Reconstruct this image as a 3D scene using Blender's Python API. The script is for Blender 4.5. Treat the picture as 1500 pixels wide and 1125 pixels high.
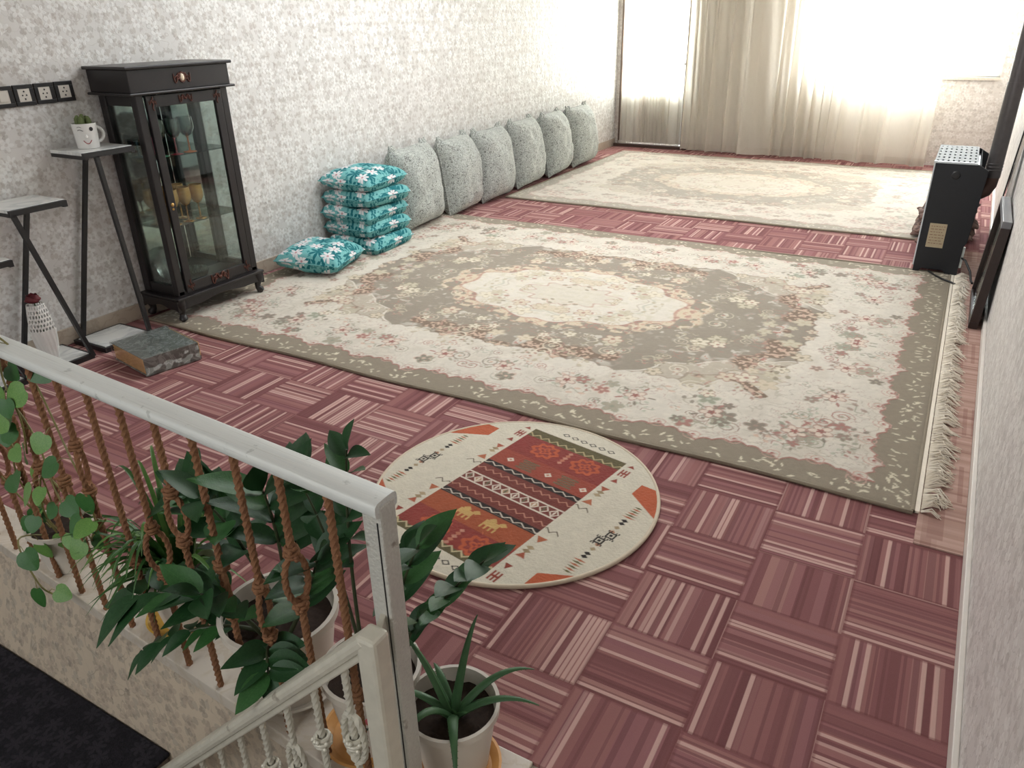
import bpy, bmesh, math, random
import numpy as np
from mathutils import Vector, Matrix, noise as mnoise
PI = math.pi; sin = math.sin; cos = math.cos
for o in list(bpy.data.objects): bpy.data.objects.remove(o)
scn = bpy.context.scene
C = scn.collection

# ------------------------------------------------------------------ camera
def cam_rows(yaw, pit, roll):
    fwd = np.array([sin(yaw)*cos(pit), cos(yaw)*cos(pit), -sin(pit)])
    r = np.array([cos(yaw), -sin(yaw), 0.]); d = np.cross(fwd, r)
    return cos(roll)*r+sin(roll)*d, -sin(roll)*r+cos(roll)*d, fwd
_r, _d, _f = cam_rows(-0.52748974, 0.4525237, 0.02098032)
cd = bpy.data.cameras.new('camera'); cam = bpy.data.objects.new('camera', cd); C.objects.link(cam)
M4 = Matrix(((_r[0], -_d[0], -_f[0], 0), (_r[1], -_d[1], -_f[1], 0), (_r[2], -_d[2], -_f[2], 1.63), (0, 0, 0, 1)))
cam.matrix_world = M4
cd.sensor_width = 36; cd.lens = 1105.6/1500*36; cd.clip_start = .05; cd.clip_end = 100
scn.camera = cam
# ------------------------------------------------------------------ world, light, exposure
w = bpy.data.worlds.new('world'); scn.world = w; w.use_nodes = True
bg = w.node_tree.nodes['Background']; bg.inputs[0].default_value = (.93, .97, 1, 1); bg.inputs[1].default_value = 5.0
vs = scn.view_settings; vs.view_transform = 'Standard'; vs.look = 'None'; vs.gamma = 1; vs.use_curve_mapping = False; vs.exposure = 1.15
def area(name, loc, rot, sx, sy, power, col):
    l = bpy.data.lights.new(name, 'AREA'); l.shape = 'RECTANGLE'; l.size = sx; l.size_y = sy; l.energy = power; l.color = col
    o = bpy.data.objects.new(name, l); C.objects.link(o); o.location = loc; o.rotation_euler = rot
    return o
# daylight of the two far windows (outside the glass), plus an unseen fill light added behind the photographer
area('daylight_window', (-.7, 10.5, 1.75), (-PI/2, 0, 0), 2.0, 1.5, 165, (.94, .97, 1))
area('daylight_door', (-3.68, 10.5, 1.45), (-PI/2, 0, 0), .9, 1.5, 110, (.92, .97, 1))
area('stairs_fill', (-1.9, -2.7, 2.2), (math.radians(72), 0, 0), 3.0, 1.1, 27, (.95, .98, 1))
# unseen fill panel added under the ceiling to brighten the middle of the room
area('ceiling_fill', (-2.2, 4.6, 2.74), (0, 0, 0), 2.6, 2.6, 46, (.93, .97, 1))

# ------------------------------------------------------------------ mesh helpers
class MB:
    def __init__(s): s.v = []; s.f = []; s.m = []
    def add(s, vs, fs, mi=0):
        b = len(s.v); s.v.extend([tuple(x) for x in vs]); s.f.extend([tuple(b+i for i in f) for f in fs]); s.m.extend([mi]*len(fs)); return s
    def box(s, x0, x1, y0, y1, z0, z1, mi=0):
        v = [(x, y, z) for x in (x0, x1) for y in (y0, y1) for z in (z0, z1)]
        return s.add(v, [(0,1,3,2), (4,6,7,5), (0,4,5,1), (2,3,7,6), (0,2,6,4), (1,5,7,3)], mi)
    def beam(s, a, b, wd, ht, up=(0,0,1), mi=0):
        a = Vector(a); b = Vector(b); d = (b-a).normalized(); u = Vector(up); r = d.cross(u)
        if r.length < 1e-4: r = d.cross(Vector((1, 0, 0)))
        r.normalize(); u = r.cross(d).normalized(); v = []
        for p in (a, b):
            for i, j in ((-1,-1), (1,-1), (1,1), (-1,1)): v.append(p+r*i*wd/2+u*j*ht/2)
        return s.add(v, [(3,2,1,0), (4,5,6,7), (0,1,5,4), (1,2,6,5), (2,3,7,6), (3,0,4,7)], mi)
    def lathe(s, prof, n=24, c=(0,0,0), mi=0, axis=None, caps=True):
        v = []; fs = []
        for r, z in prof:
            for k in range(n):
                t = 2*PI*k/n; v.append(Vector((max(r, 1e-4)*cos(t), max(r, 1e-4)*sin(t), z)))
        if axis is not None:
            q = Vector((0,0,1)).rotation_difference(Vector(axis).normalized()); v = [q @ x for x in v]
        c = Vector(c); v = [x+c for x in v]
        for i in range(len(prof)-1):
            for k in range(n):
                a = i*n+k; b = i*n+(k+1) % n; fs.append((a, b, b+n, a+n))
        if caps:
            fs.append(tuple(range(n-1, -1, -1))); fs.append(tuple((len(prof)-1)*n+k for k in range(n)))
        return s.add(v, fs, mi)
    def tube(s, pts, r, n=8, closed=False, mi=0, flat=1.0, twist=0):
        pts = [Vector(p) for p in pts]; N = len(pts); rs = r if hasattr(r, '__len__') else [r]*N
        v = []; fs = []; prev = None
        for i, p in enumerate(pts):
            if closed: t = pts[(i+1) % N]-pts[i-1]
            else: t = pts[min(i+1, N-1)]-pts[max(i-1, 0)]
            t.normalize()
            if prev is None:
                prev = t.cross(Vector((0,0,1)))
                if prev.length < 1e-3: prev = t.cross(Vector((1,0,0)))
            prev = (prev-t*prev.dot(t)).normalized(); b = t.cross(prev)
            for k in range(n):
                a = 2*PI*k/n+twist*i
                v.append(p+prev*cos(a)*rs[i]+b*sin(a)*rs[i]*flat)
        for i in range(N if closed else N-1):
            for k in range(n):
                a = i*n+k; b = i*n+(k+1) % n; j = ((i+1) % N)*n
                fs.append((a, b, j+(k+1) % n, j+k))
        if not closed: fs.append(tuple(range(n-1, -1, -1))); fs.append(tuple((N-1)*n+k for k in range(n)))
        return s.add(v, fs, mi)
    def ball(s, c, r, n=10, sc=(1,1,1), mi=0):
        prof = [(sin(PI*i/(n//2+1)), -cos(PI*i/(n//2+1))) for i in range(n//2+2)]
        v = []; fs = []
        for a, z in prof:
            for k in range(n): t = 2*PI*k/n; v.append((c[0]+r*sc[0]*max(a, .01)*cos(t), c[1]+r*sc[1]*max(a, .01)*sin(t), c[2]+r*sc[2]*z))
        for i in range(len(prof)-1):
            for k in range(n): a = i*n+k; b = i*n+(k+1) % n; fs.append((a, b, b+n, a+n))
        return s.add(v, fs, mi)
    def grid(s, fn, nu, nv, mi=0):
        v = [fn(i/nu, j/nv) for i in range(nu+1) for j in range(nv+1)]
        fs = [(i*(nv+1)+j, (i+1)*(nv+1)+j, (i+1)*(nv+1)+j+1, i*(nv+1)+j+1) for i in range(nu) for j in range(nv)]
        return s.add(v, fs, mi)
def obj(name, mb, mat, parent=None, smooth=None, bevel=0, rebase=False):
    me = bpy.data.meshes.new(name); vv = mb.v
    if rebase: L = parent.location; vv = [(x[0]-L[0], x[1]-L[1], x[2]-L[2]) for x in vv]
    me.from_pydata([tuple(x) for x in vv], [], mb.f)
    mats = mat if isinstance(mat, (list, tuple)) else [mat]
    for m in mats: me.materials.append(m)
    if len(mats) > 1: me.polygons.foreach_set('material_index', mb.m)
    if smooth is not None:
        me.polygons.foreach_set('use_smooth', [True]*len(me.polygons)); me.set_sharp_from_angle(angle=math.radians(smooth))
    o = bpy.data.objects.new(name, me); C.objects.link(o)
    if parent: o.parent = parent
    if bevel:
        b = o.modifiers.new('bevel', 'BEVEL'); b.width = bevel; b.segments = 2; b.limit_method = 'ANGLE'
    return o
def tag(o, label, cat, group=None):
    o['label'] = label; o['category'] = cat
    if group: o['group'] = group
    return o
def thing(name, label, cat, loc=(0,0,0), rz=0, group=None):
    o = bpy.data.objects.new(name, None); C.objects.link(o); o.empty_display_size = .05
    o.location = loc; o.rotation_euler = (0, 0, rz); return tag(o, label, cat, group)
def struct(name, mb, mat, parent=None, **k):
    o = obj(name, mb, mat, parent, **k)
    if not parent: o['kind'] = 'structure'
    return o
def dup(root, loc=None, rot=None, label=None):
    r = root.copy(); C.objects.link(r)
    if loc is not None: r.location = loc
    if rot is not None: r.rotation_euler = rot
    if label: r['label'] = label
    for ch in list(root.children):
        c = ch.copy(); C.objects.link(c); c.parent = r
        for g in list(ch.children): d = g.copy(); C.objects.link(d); d.parent = c
    return r
def lerp(a, b, t): return a+(b-a)*t

# ------------------------------------------------------------------ material helpers
def s2l(c): return tuple((x/255/12.92 if x/255 <= .04045 else ((x/255+.055)/1.055)**2.4) for x in c)
class T:
    def __init__(s, name, rough=.6, metal=0, spec=.5):
        s.mat = bpy.data.materials.new(name); s.mat.use_nodes = True; s.nt = s.mat.node_tree
        s.b = s.nt.nodes['Principled BSDF']; s.b.inputs['Roughness'].default_value = rough; s.b.inputs['Metallic'].default_value = metal
        s.b.inputs['Specular IOR Level'].default_value = spec
    def n(s, t): return s.nt.nodes.new(t)
    def put(s, sock, v):
        if isinstance(v, E): s.nt.links.new(v.s, sock)
        elif isinstance(v, tuple): sock.default_value = v+(1,) if len(v) == 3 and sock.type == 'RGBA' else v
        else: sock.default_value = v
    def math(s, op, a, b=None, c=None):
        m = s.n('ShaderNodeMath'); m.operation = op
        for i, x in enumerate((a, b, c)):
            if x is not None: s.put(m.inputs[i], x)
        return E(s, m.outputs[0])
    def coord(s, kind='Object'): return E(s, s.n('ShaderNodeTexCoord').outputs[kind])
    def sep(s, v):
        m = s.n('ShaderNodeSeparateXYZ'); s.put(m.inputs[0], v); return [E(s, m.outputs[i]) for i in range(3)]
    def vec(s, x, y, z=0.0):
        m = s.n('ShaderNodeCombineXYZ')
        for i, q in enumerate((x, y, z)): s.put(m.inputs[i], q)
        return E(s, m.outputs[0])
    def noise(s, v, scale=5, detail=3, rough=.5, dist=0, col=False):
        m = s.n('ShaderNodeTexNoise'); s.put(m.inputs['Vector'], v); m.inputs['Scale'].default_value = scale; m.inputs['Detail'].default_value = detail
        m.inputs['Roughness'].default_value = rough; m.inputs['Distortion'].default_value = dist
        return E(s, m.outputs[1 if col else 0])
    def white(s, v):
        m = s.n('ShaderNodeTexWhiteNoise'); m.noise_dimensions = '3D'; s.put(m.inputs['Vector'], v); return E(s, m.outputs[0])
    def ss(s, x, a, b, o0=0.0, o1=1.0):
        m = s.n('ShaderNodeMapRange'); m.interpolation_type = 'SMOOTHSTEP'; s.put(m.inputs[0], x)
        for i, q in enumerate((a, b, o0, o1)): s.put(m.inputs[i+1], q)
        return E(s, m.outputs[0])
    def mix(s, f, a, b):
        m = s.n('ShaderNodeMix'); m.data_type = 'RGBA'; s.put(m.inputs[0], f); s.put(m.inputs[6], a); s.put(m.inputs[7], b); return E(s, m.outputs[2])
    def ramp(s, f, stops, const=False):
        m = s.n('ShaderNodeValToRGB'); s.put(m.inputs[0], f); cr = m.color_ramp
        if const: cr.interpolation = 'CONSTANT'
        while len(cr.elements) < len(stops): cr.elements.new(.5)
        for e, (p, c) in zip(cr.elements, stops): e.position = p; e.color = tuple(c)+(1,)
        return E(s, m.outputs[0])
    def flower(s, u, v, scale, R, n, inner=.3, seed=0.0, keep=1.0, soft=.05, aspect=1.0):
        """petal mask of flowers scattered one per voronoi cell; also returns radius and cell random"""
        m = s.n('ShaderNodeTexVoronoi'); m.voronoi_dimensions = '2D'; m.inputs['Scale'].default_value = 1; m.inputs['Randomness'].default_value = .75
        U = u*scale+seed; V = v*scale+seed*1.7
        s.put(m.inputs['Vector'], s.vec(U, V)); px, py, _ = s.sep(E(s, m.outputs['Position']))
        cr, cg, cb = s.sep(E(s, m.outputs['Color']))
        dx = U-px; dy = V-py; a0 = cr*6.283; ca = s.math('COSINE', a0); sa = s.math('SINE', a0)
        ex = (dx*ca-dy*sa)*aspect; ey = dx*sa+dy*ca
        r = s.math('SQRT', ex*ex+ey*ey); an = s.math('ARCTAN2', ey, ex)
        pet = s.math('ABSOLUTE', s.math('COSINE', an*(n/2)))
        edge = (pet*(1-inner)+inner)*R
        k = s.math('LESS_THAN', cg, keep)
        return s.ss(r-edge, soft, -soft)*k, r, cb
    def base(s, c): s.put(s.b.inputs['Base Color'], c); return s
    def rough(s, c): s.put(s.b.inputs['Roughness'], c); return s
    def bump(s, h, st=.3, dist=.01):
        m = s.n('ShaderNodeBump'); m.inputs['Strength'].default_value = st; m.inputs['Distance'].default_value = dist
        s.put(m.inputs['Height'], h); s.nt.links.new(m.outputs[0], s.b.inputs['Normal']); return s
class E:
    def __init__(s, t, k): s.t = t; s.s = k
    def __add__(s, o): return s.t.math('ADD', s, o)
    __radd__ = __add__
    def __mul__(s, o): return s.t.math('MULTIPLY', s, o)
    __rmul__ = __mul__
    def __sub__(s, o): return s.t.math('SUBTRACT', s, o)
    def __rsub__(s, o): return s.t.math('SUBTRACT', o, s)
    def __truediv__(s, o): return s.t.math('DIVIDE', s, o)
    def fl(s): return s.t.math('FLOOR', s)
    def fr(s): return s.t.math('FRACT', s)
    def ab(s): return s.t.math('ABSOLUTE', s)
def plain(name, c, rough=.5, metal=0, var=.12, scale=40, bump=.1, spec=.5):
    t = T(name, rough, metal, spec); p = t.coord(); nz = t.noise(p, scale, 4)
    c = s2l(c); t.base(t.mix(nz, tuple(x*(1-var) for x in c), tuple(min(1, x*(1+var)) for x in c)))
    if bump: t.bump(nz, bump, .003)
    return t.mat
def glassy(name, tint=(1,1,1), amount=.12, rough=.02):
    t = T(name); nt = t.nt; nt.nodes.remove(t.b); out = nt.nodes['Material Output']
    tr = t.n('ShaderNodeBsdfTransparent'); tr.inputs[0].default_value = tint+(1,)
    gl = t.n('ShaderNodeBsdfGlossy'); gl.inputs['Roughness'].default_value = rough
    lw = t.n('ShaderNodeFresnel'); lw.inputs[0].default_value = 1.45
    f = t.math('MINIMUM', t.math('MULTIPLY', E(t, lw.outputs[0]), amount*6), .9)
    mx = t.n('ShaderNodeMixShader'); t.put(mx.inputs[0], f); nt.links.new(tr.outputs[0], mx.inputs[1]); nt.links.new(gl.outputs[0], mx.inputs[2])
    nt.links.new(mx.outputs[0], out.inputs[0]); return t.mat

# wallpaper: raised silky flowers, leaves and vines on a beige ground
def wallpaper(name, u_axis, ground, leaf, petal, gloss=1.0, seed=0.):
    t = T(name, .5); p = t.coord(); xyz = t.sep(p); u = xyz[u_axis]; v = xyz[2]
    wob = t.noise(p, 9, 2, col=True); wx, wy, _ = t.sep(wob)
    U = u+(wx-.5)*.03; V = v+(wy-.5)*.03
    f1, r1, c1 = t.flower(U, V, 13, .46, 5, .35, seed, .8)
    f2, r2, c2 = t.flower(U, V, 17, .5, 2, .15, seed+5.3, .85, aspect=1.5)
    f3, r3, c3 = t.flower(U, V, 26, .42, 3, .3, seed+9.1, .6)
    nz = t.noise(p, 6, 2, dist=1.2); vine = t.ss(((nz*7).fr()-.5).ab(), .05, .015)
    fine = t.noise(p, 160, 2)
    g = tuple(s2l(ground)); lf = s2l(leaf); pt = s2l(petal)
    g2 = tuple(x*.82 for x in g)
    patch = t.noise(p, 2.2, 2)
    c = t.mix(patch, g, g2)
    c = t.mix(f2*.38, c, t.mix(c2, lf, tuple(s2l((150, 146, 138)))))
    c = t.mix(f3*.3, c, tuple(x*.85 for x in lf)); c = t.mix(vine*.28, c, tuple(x*.75 for x in lf))
    c = t.mix(f1*.7, c, pt); c = t.mix(f1*t.ss(r1, .14, .08)*.35, c, lf)
    t.base(c)
    t.rough(t.math('SUBTRACT', .56, f1*.14*gloss+f2*.08*gloss+fine*.05))
    t.bump(f1*1.0+f2*.6+f3*.5+vine*.6+fine*.25, .35, .0025)
    return t.mat
m_wall_left = wallpaper('wallpaper_left', 1, (214, 211, 207), (160, 145, 134), (224, 223, 220), 1.6)
m_wall_right = wallpaper('wallpaper_right', 1, (216, 210, 206), (182, 173, 168), (224, 220, 216), .6, 3.)
m_wall_far = wallpaper('wallpaper_far', 0, (208, 200, 192), (180, 164, 154), (216, 210, 204), .6, 7.)
m_wall_stair = wallpaper('wallpaper_stairwell', 0, (200, 184, 164), (118, 108, 100), (176, 160, 144), .3, 11.)
m_plaster = plain('ceiling_plaster', (235, 232, 226), .9, var=.03)
m_marble = None
def marble(name, a, b, rough=.3, scale=6):
    t = T(name, rough); p = t.coord(); nz = t.noise(p, scale, 6, .6, 1.5); v = t.ss((nz-.5).ab(), .0, .05)
    t.base(t.mix(v, s2l(b), t.mix(t.noise(p, scale*2, 3), s2l(a), tuple(x*.9 for x in s2l(a))))); return t.mat
m_marble = marble('cream_marble', (200, 190, 178), (188, 176, 160), .35)
m_skirt = marble('skirting_marble', (176, 162, 146), (160, 146, 130), .4)
m_shelf = marble('white_shelf_board', (222, 222, 218), (196, 197, 196), .25, 3)
m_black = plain('black_steel', (26, 25, 26), .45, var=.1)
m_wood = plain('ebonised_wood', (30, 26, 27), .33, var=.25, scale=14, bump=.05)
m_carve = plain('reddish_gold_carving', (88, 50, 40), .45, .3, var=.4, scale=120)
m_cream = plain('cream_medallion', (222, 205, 180), .35)
m_white = plain('glazed_white_ceramic', (226, 224, 220), .25, var=.03)
m_pot = plain('white_pot_plastic', (205, 196, 184), .45, var=.06, scale=9)
m_soil = plain('dark_soil', (52, 38, 30), .95, var=.6, scale=60, bump=1)
m_saucer = plain('orange_saucer_plastic', (205, 150, 88), .4, var=.08)

# ------------------------------------------------------------------ the carpet print
XR = .29
def xr(y): return .266+.0123*y           # the right wall runs very slightly outwards
XL = -4.19; YF = 10.15; CH = 2.8
def carpet_mat():
    t = T('striped_basket_carpet', .95, spec=.1); x, y, z = t.sep(t.coord())
    wx = t.noise(t.coord(), 3, 2)
    u = (x+.311+y*.002)/.2993; v = (y-2.434-x*.004)/.2693
    i = u.fl(); j = v.fl(); fu = u.fr(); fv = v.fr()
    par = t.math('MODULO', t.math('ADD', i+j, 200.0), 2.0)         # 1 -> stripes along x
    s = fv*par+fu*(1-par)
    cell = t.vec(i*3.1, j*5.7, 0.3)
    h1 = t.white(t.vec(i, j, .5))
    k1 = (s*11+h1*7).fl(); r1 = t.white(t.vec(k1, i*1.0, j*1.0))
    k2 = (s*19+h1*3); r2 = t.white(t.vec(k2.fl(), i+.5, j+.5)); line = t.ss((k2.fr()-.5).ab(), .48, .3)
    k3 = (s*37+h1*5).fl(); r3 = t.white(t.vec(k3, i+.2, j+.9))
    c = t.ramp(r1, [(0, s2l((118, 74, 76))), (.28, s2l((140, 93, 94))), (.55, s2l((160, 113, 110))), (.78, s2l((148, 101, 105))), (1, s2l((172, 128, 122)))])
    c = t.mix(t.ss(r3, .6, .8)*.55, c, s2l((104, 62, 66)))
    c = t.mix(t.ss(r2, .76, .82)*line*.85, c, s2l((216, 180, 170)))
    e = t.math('MINIMUM', t.math('MINIMUM', fu, 1-fu), t.math('MINIMUM', fv, 1-fv))
    c = t.mix(t.ss(e, .035, .01)*.5, c, s2l((112, 64, 66)))
    fz = t.noise(t.coord(), 420, 2); wear = t.noise(t.coord(), 2.5, 3)
    c = t.mix((fz-.5).ab()*.5, c, s2l((200, 150, 145)))
    c = t.mix(wear*.16, c, s2l((176, 128, 122))); c = t.mix(.14, c, (.0, .0, .0))
    t.base(c); t.bump(fz*.6+line*t.ss(r2, .8, .84)*.6+t.ss(e, 0., .03)*.6, .5, .004); return t.mat
m_carpet = carpet_mat()
def offcut_mat():
    t = T('faded_plaid_carpet', .95, spec=.1); p = t.coord(); x, y, z = t.sep(p)
    a = t.white(t.vec((y*70).fl(), 1.0)); b = t.white(t.vec((x*60).fl(), (y*3.6).fl()))
    c = t.ramp(a, [(0, s2l((150, 118, 108))), (.5, s2l((186, 156, 144))), (1, s2l((162, 130, 118)))])
    c = t.mix(t.ss(b, .7, .8)*.35, c, s2l((120, 76, 72))); t.base(c); t.bump(t.noise(p, 300), .4, .003); return t.mat

# ------------------------------------------------------------------ the setting
MAR = 1.095                       # carpet starts behind the marble kerb
def kerb_y(x): return .842+.068*(-.76-x)
f = MB(); f.box(XL, .45, MAR-.02, YF+.2, -.25, -.012)
f.box(-.68, .45, -3.2, MAR-.02, -.25, -.012)
struct('floor', f, m_marble)
c_ = MB(); c_.add([(XL+.012, MAR, -.012), (xr(MAR)-.012, MAR, -.012), (xr(YF)-.012, YF-.01, -.012), (XL+.012, YF-.01, -.012), (XL+.012, MAR, 0), (xr(MAR)-.012, MAR, 0), (xr(YF)-.012, YF-.01, 0), (XL+.012, YF-.01, 0)], [(3, 2, 1, 0), (4, 5, 6, 7), (0, 1, 5, 4), (1, 2, 6, 5), (2, 3, 7, 6), (3, 0, 4, 7)])
tag(obj('carpet', c_, m_carpet), 'rose red wall to wall carpet with a striped basket weave print', 'carpet')
wl = MB().box(XL-.2, XL, -3.2, YF+.2, -3.2, CH); struct('wall_left', wl, m_wall_left)
def skew(x_off0, x_off1, y0, y1, z0, z1):
    mb = MB(); P_ = [(xr(y0)+x_off0, y0), (xr(y0)+x_off1, y0), (xr(y1)+x_off1, y1), (xr(y1)+x_off0, y1)]
    return mb.add([(x, y, z0) for x, y in P_]+[(x, y, z1) for x, y in P_], [(3, 2, 1, 0), (4, 5, 6, 7), (0, 1, 5, 4), (1, 2, 6, 5), (2, 3, 7, 6), (3, 0, 4, 7)])
wr = skew(0, .25, -3.2, YF+.2, -3.2, CH); struct('wall_right', wr, m_wall_right)
# far wall with the glazed door (left) and the window (right)
DX0, DX1, DZ1 = -4.13, -3.22, 2.25
WX0, WX1, WZ0, WZ1 = -1.72, .22, .95, 2.45
wf = MB()
wf.box(XL, DX0, YF, YF+.2, -.2, CH); wf.box(DX0, DX1, YF, YF+.2, DZ1, CH); wf.box(DX0, DX1, YF, YF+.2, -.2, 0.04)
wf.box(DX1, WX0, YF, YF+.2, -.2, CH); wf.box(WX0, WX1, YF, YF+.2, -.2, WZ0); wf.box(WX0, WX1, YF, YF+.2, WZ1, CH); wf.box(WX1, .42, YF, YF+.2, -.2, CH)
struct('wall_far', wf, m_wall_far)
struct('wall_back', MB().box(XL-.2, XR+.2, -3.4, -3.2, -3.2, CH), m_plaster)
struct('ceiling', MB().box(XL-.2, .6, -3.4, YF+.2, CH, CH+.2), m_plaster)
# stairwell lining below the kerb, its foot and the kerb itself
sw = MB()
def prism(mb, pts, z0, z1):
    n = len(pts); mb.add([(x, y, z0) for x, y in pts]+[(x, y, z1) for x, y in pts],
        [tuple(range(n-1, -1, -1)), tuple(range(n, 2*n))]+[(i, (i+1) % n, n+(i+1) % n, n+i) for i in range(n)])
    return mb
ky = lambda x: kerb_y(x)+.022
def swf(u, v):
    x = lerp(XL, -.66, u)
    if v < .5: return (x, .862, lerp(-3.2, -.45, v*2))
    k = (v-.5)*2; return (x, lerp(.862, ky(x), k), lerp(-.45, -.045, k))
sw.grid(swf, 24, 12); sw.box(XL, -.66, 1.06, 1.075, -3.2, -.05)
struct('wall_stairwell', sw, m_wall_stair)
kb = prism(MB(), [(XL, kerb_y(XL)-.02), (-.60, kerb_y(-.6)-.02), (-.60, MAR), (XL, MAR)], -.045, .002)
struct('trim_1', kb, m_marble, bevel=.004)
struct('wall_stair_side', MB().box(-.68, -.60, -3.2, .83, -3.2, -.012), m_wall_stair)
struct('floor_lower', MB().box(XL, -.68, -3.2, .9, -3.25, -3.15), m_marble)
struct('baseboard_left', MB().box(XL, XL+.012, MAR, YF, 0, .095), m_skirt, bevel=.003)
struct('baseboard_right', skew(-.016, 0, MAR, YF, 0, .06), plain('white_skirting', (214, 206, 198), .5, var=.04), bevel=.003)
# dark stair carpet: landing + flight going down to the right
m_dark = None
def dark_carpet():
    t = T('charcoal_carpet', .95, spec=.1); p = t.coord(); a, _, _ = t.flower(*t.sep(p)[:2], 16, .5, 6, .2, 2., .8)
    c = t.mix(t.noise(p, 130, 3), s2l((20, 19, 22)), s2l((52, 50, 56))); c = t.mix(a*.35, c, s2l((66, 64, 70))); t.base(c); t.bump(t.noise(p, 200), .6, .006); return t.mat
m_dark = dark_carpet()
st = thing('staircase', 'staircase landing and steps beside the patterned kerb wall, under dark carpet', 'staircase', (-2.9, .2, -.45))
obj('landing', MB().box(XL+.01, -1.79, -3.1, .858, -.75, -.445), plain('step_stone', (120, 108, 96), .6), st, rebase=True)
obj('carpet_runner', MB().box(XL+.02, -1.775, -1.2, .862, -.445, -.43), m_dark, st, rebase=True, bevel=.006)
for k in range(9):
    x0 = -1.79+.12*k
    obj('step', MB().box(x0, x0+.12, -1.2, .84, -.45-.2*(k+1)-.12, -.45-.2*(k+1)), bpy.data.materials['step_stone'], st, rebase=True)

# ------------------------------------------------------------------ door, window
m_frame = plain('white_window_frame', (225, 225, 222), .4, var=.03)
m_brown = plain('brown_door_jamb', (92, 74, 62), .5)
m_pane = glassy('window_glass', (.97, .99, .98), .05)
d1 = MB()
d1.box(DX0, DX0+.025, YF-.03, YF+.1, .04, DZ1); d1.box(DX1-.02, DX1, YF-.03, YF+.1, .04, DZ1); d1.box(DX0, DX1, YF-.03, YF+.1, DZ1-.03, DZ1)
door = struct('door_1', d1, m_brown)
dl = MB(); a, b = DX0+.025, DX1-.02
dl.box(a, a+.05, YF+.02, YF+.06, .05, DZ1-.03); dl.box(b-.05, b, YF+.02, YF+.06, .05, DZ1-.03); dl.box(a+.05, b-.05, YF+.02, YF+.06, 1.03, 1.08)
dl.box(a+.05, b-.05, YF+.02, YF+.06, DZ1-.09, DZ1-.03); dl.box((a+b)/2-.02, (a+b)/2+.02, YF+.02, YF+.06, 1.08, DZ1-.09)
dl.box(a+.05, b-.05, YF+.02, YF+.06, .05, .72)
obj('door_leaf', dl, m_frame, door)
obj('pane', MB().box(a+.05, b-.05, YF+.035, YF+.04, .72, DZ1-.09), m_pane, door)
obj('door_handle', MB().beam((b-.03, YF+.02, 1.05), (b-.03, YF-.04, 1.05), .018, .018).beam((b-.03, YF-.035, 1.05), (b-.12, YF-.035, 1.05), .014, .018), m_black, door)
obj('threshold', MB().box(DX0-.05, DX1+.06, YF-.06, YF, .0, .035), plain('dark_threshold', (70, 48, 38), .6), door)
wn = MB(); 
for x in (WX0+.001, (WX0+WX1)/2-.02, WX1-.051): wn.box(x, x+.05, YF+.06, YF+.12, WZ0+.052, WZ1-.052)
wn.box(WX0+.001, WX1-.001, YF+.055, YF+.125, WZ0+.001, WZ0+.05); wn.box(WX0+.001, WX1-.001, YF+.055, YF+.125, WZ1-.05, WZ1-.001)
win = struct('window_1', wn, m_frame)
obj('pane', MB().box(WX0+.05, WX1-.05, YF+.085, YF+.09, WZ0+.05, WZ1-.05), m_pane, win)
obj('window_sill', MB().box(WX0, WX1, YF-.03, YF+.06, WZ0-.03, WZ0), m_marble, win)

# ------------------------------------------------------------------ curtains
def cloth_mat(name, c, trans, clear):
    t = T(name); nt = t.nt; nt.nodes.remove(t.b); out = nt.nodes['Material Output']; p = t.coord()
    x, y, z = t.sep(p); wv = t.noise(t.vec(x*300, y*300, z*20), 1, 2)
    col = t.mix(wv, s2l(c), tuple(q*.9 for q in s2l(c)))
    d = t.n('ShaderNodeBsdfDiffuse'); tl = t.n('ShaderNodeBsdfTranslucent'); tr = t.n('ShaderNodeBsdfTransparent')
    t.put(d.inputs[0], col); t.put(tl.inputs[0], col)
    m1 = t.n('ShaderNodeMixShader'); m1.inputs[0].default_value = trans; nt.links.new(d.outputs[0], m1.inputs[1]); nt.links.new(tl.outputs[0], m1.inputs[2])
    m2 = t.n('ShaderNodeMixShader'); m2.inputs[0].default_value = clear; nt.links.new(m1.outputs[0], m2.inputs[1]); nt.links.new(tr.outputs[0], m2.inputs[2])
    nt.links.new(m2.outputs[0], out.inputs[0]); return t.mat
m_curtain = cloth_mat('cream_curtain_cloth', (230, 223, 212), .5, .10)
m_lace = cloth_mat('white_lace', (228, 222, 212), .5, .3)
def curtain(x0, x1, y0, y1, z0, z1, wl, amp, seed, nx, nz):
    R = random.Random(seed); ph = [0]; 
    for i in range(nx): ph.append(ph[-1]+2*PI*(x1-x0)/nx/wl*(1+.55*sin(i*.021+seed)+.35*sin(i*.06)))
    mb = MB()
    def fn(u, v):
        i = min(nx, int(round(u*nx))); x = lerp(x0, x1, u); z = lerp(z0, z1, v)
        k = .75+.25*sin(x*7+seed); a = amp*k*(1-.35*v)
        s_ = sin(ph[i]); c_ = (abs(s_)**.7)*(1 if s_ > 0 else -1)
        return (x+.02*cos(ph[i])*1.2, lerp(y0, y1, u)-a*c_+.012*sin(ph[i]*2.3+z*2), z+(.006*sin(ph[i]*.5) if v == 0 else 0))
    return mb.grid(fn, nx, nz)
cur = thing('curtain', 'long cream pleated curtain hanging to the floor across the far wall and window', 'curtain', (-1.75, 9.95, 0))
obj('cloth', curtain(-3.21, -.30, 10.0, 9.84, .03, 2.62, .175, .052, 1.3, 560, 14), m_curtain, cur, smooth=80, rebase=True)
hem = MB(); hc = curtain(-3.21, -.30, 9.997, 9.837, .028, .11, .175, .0535, 1.3, 560, 1)
obj('hem', hc, cloth_mat('curtain_hem_cloth', (216, 208, 196), .3, 0), cur, smooth=80, rebase=True)
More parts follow.
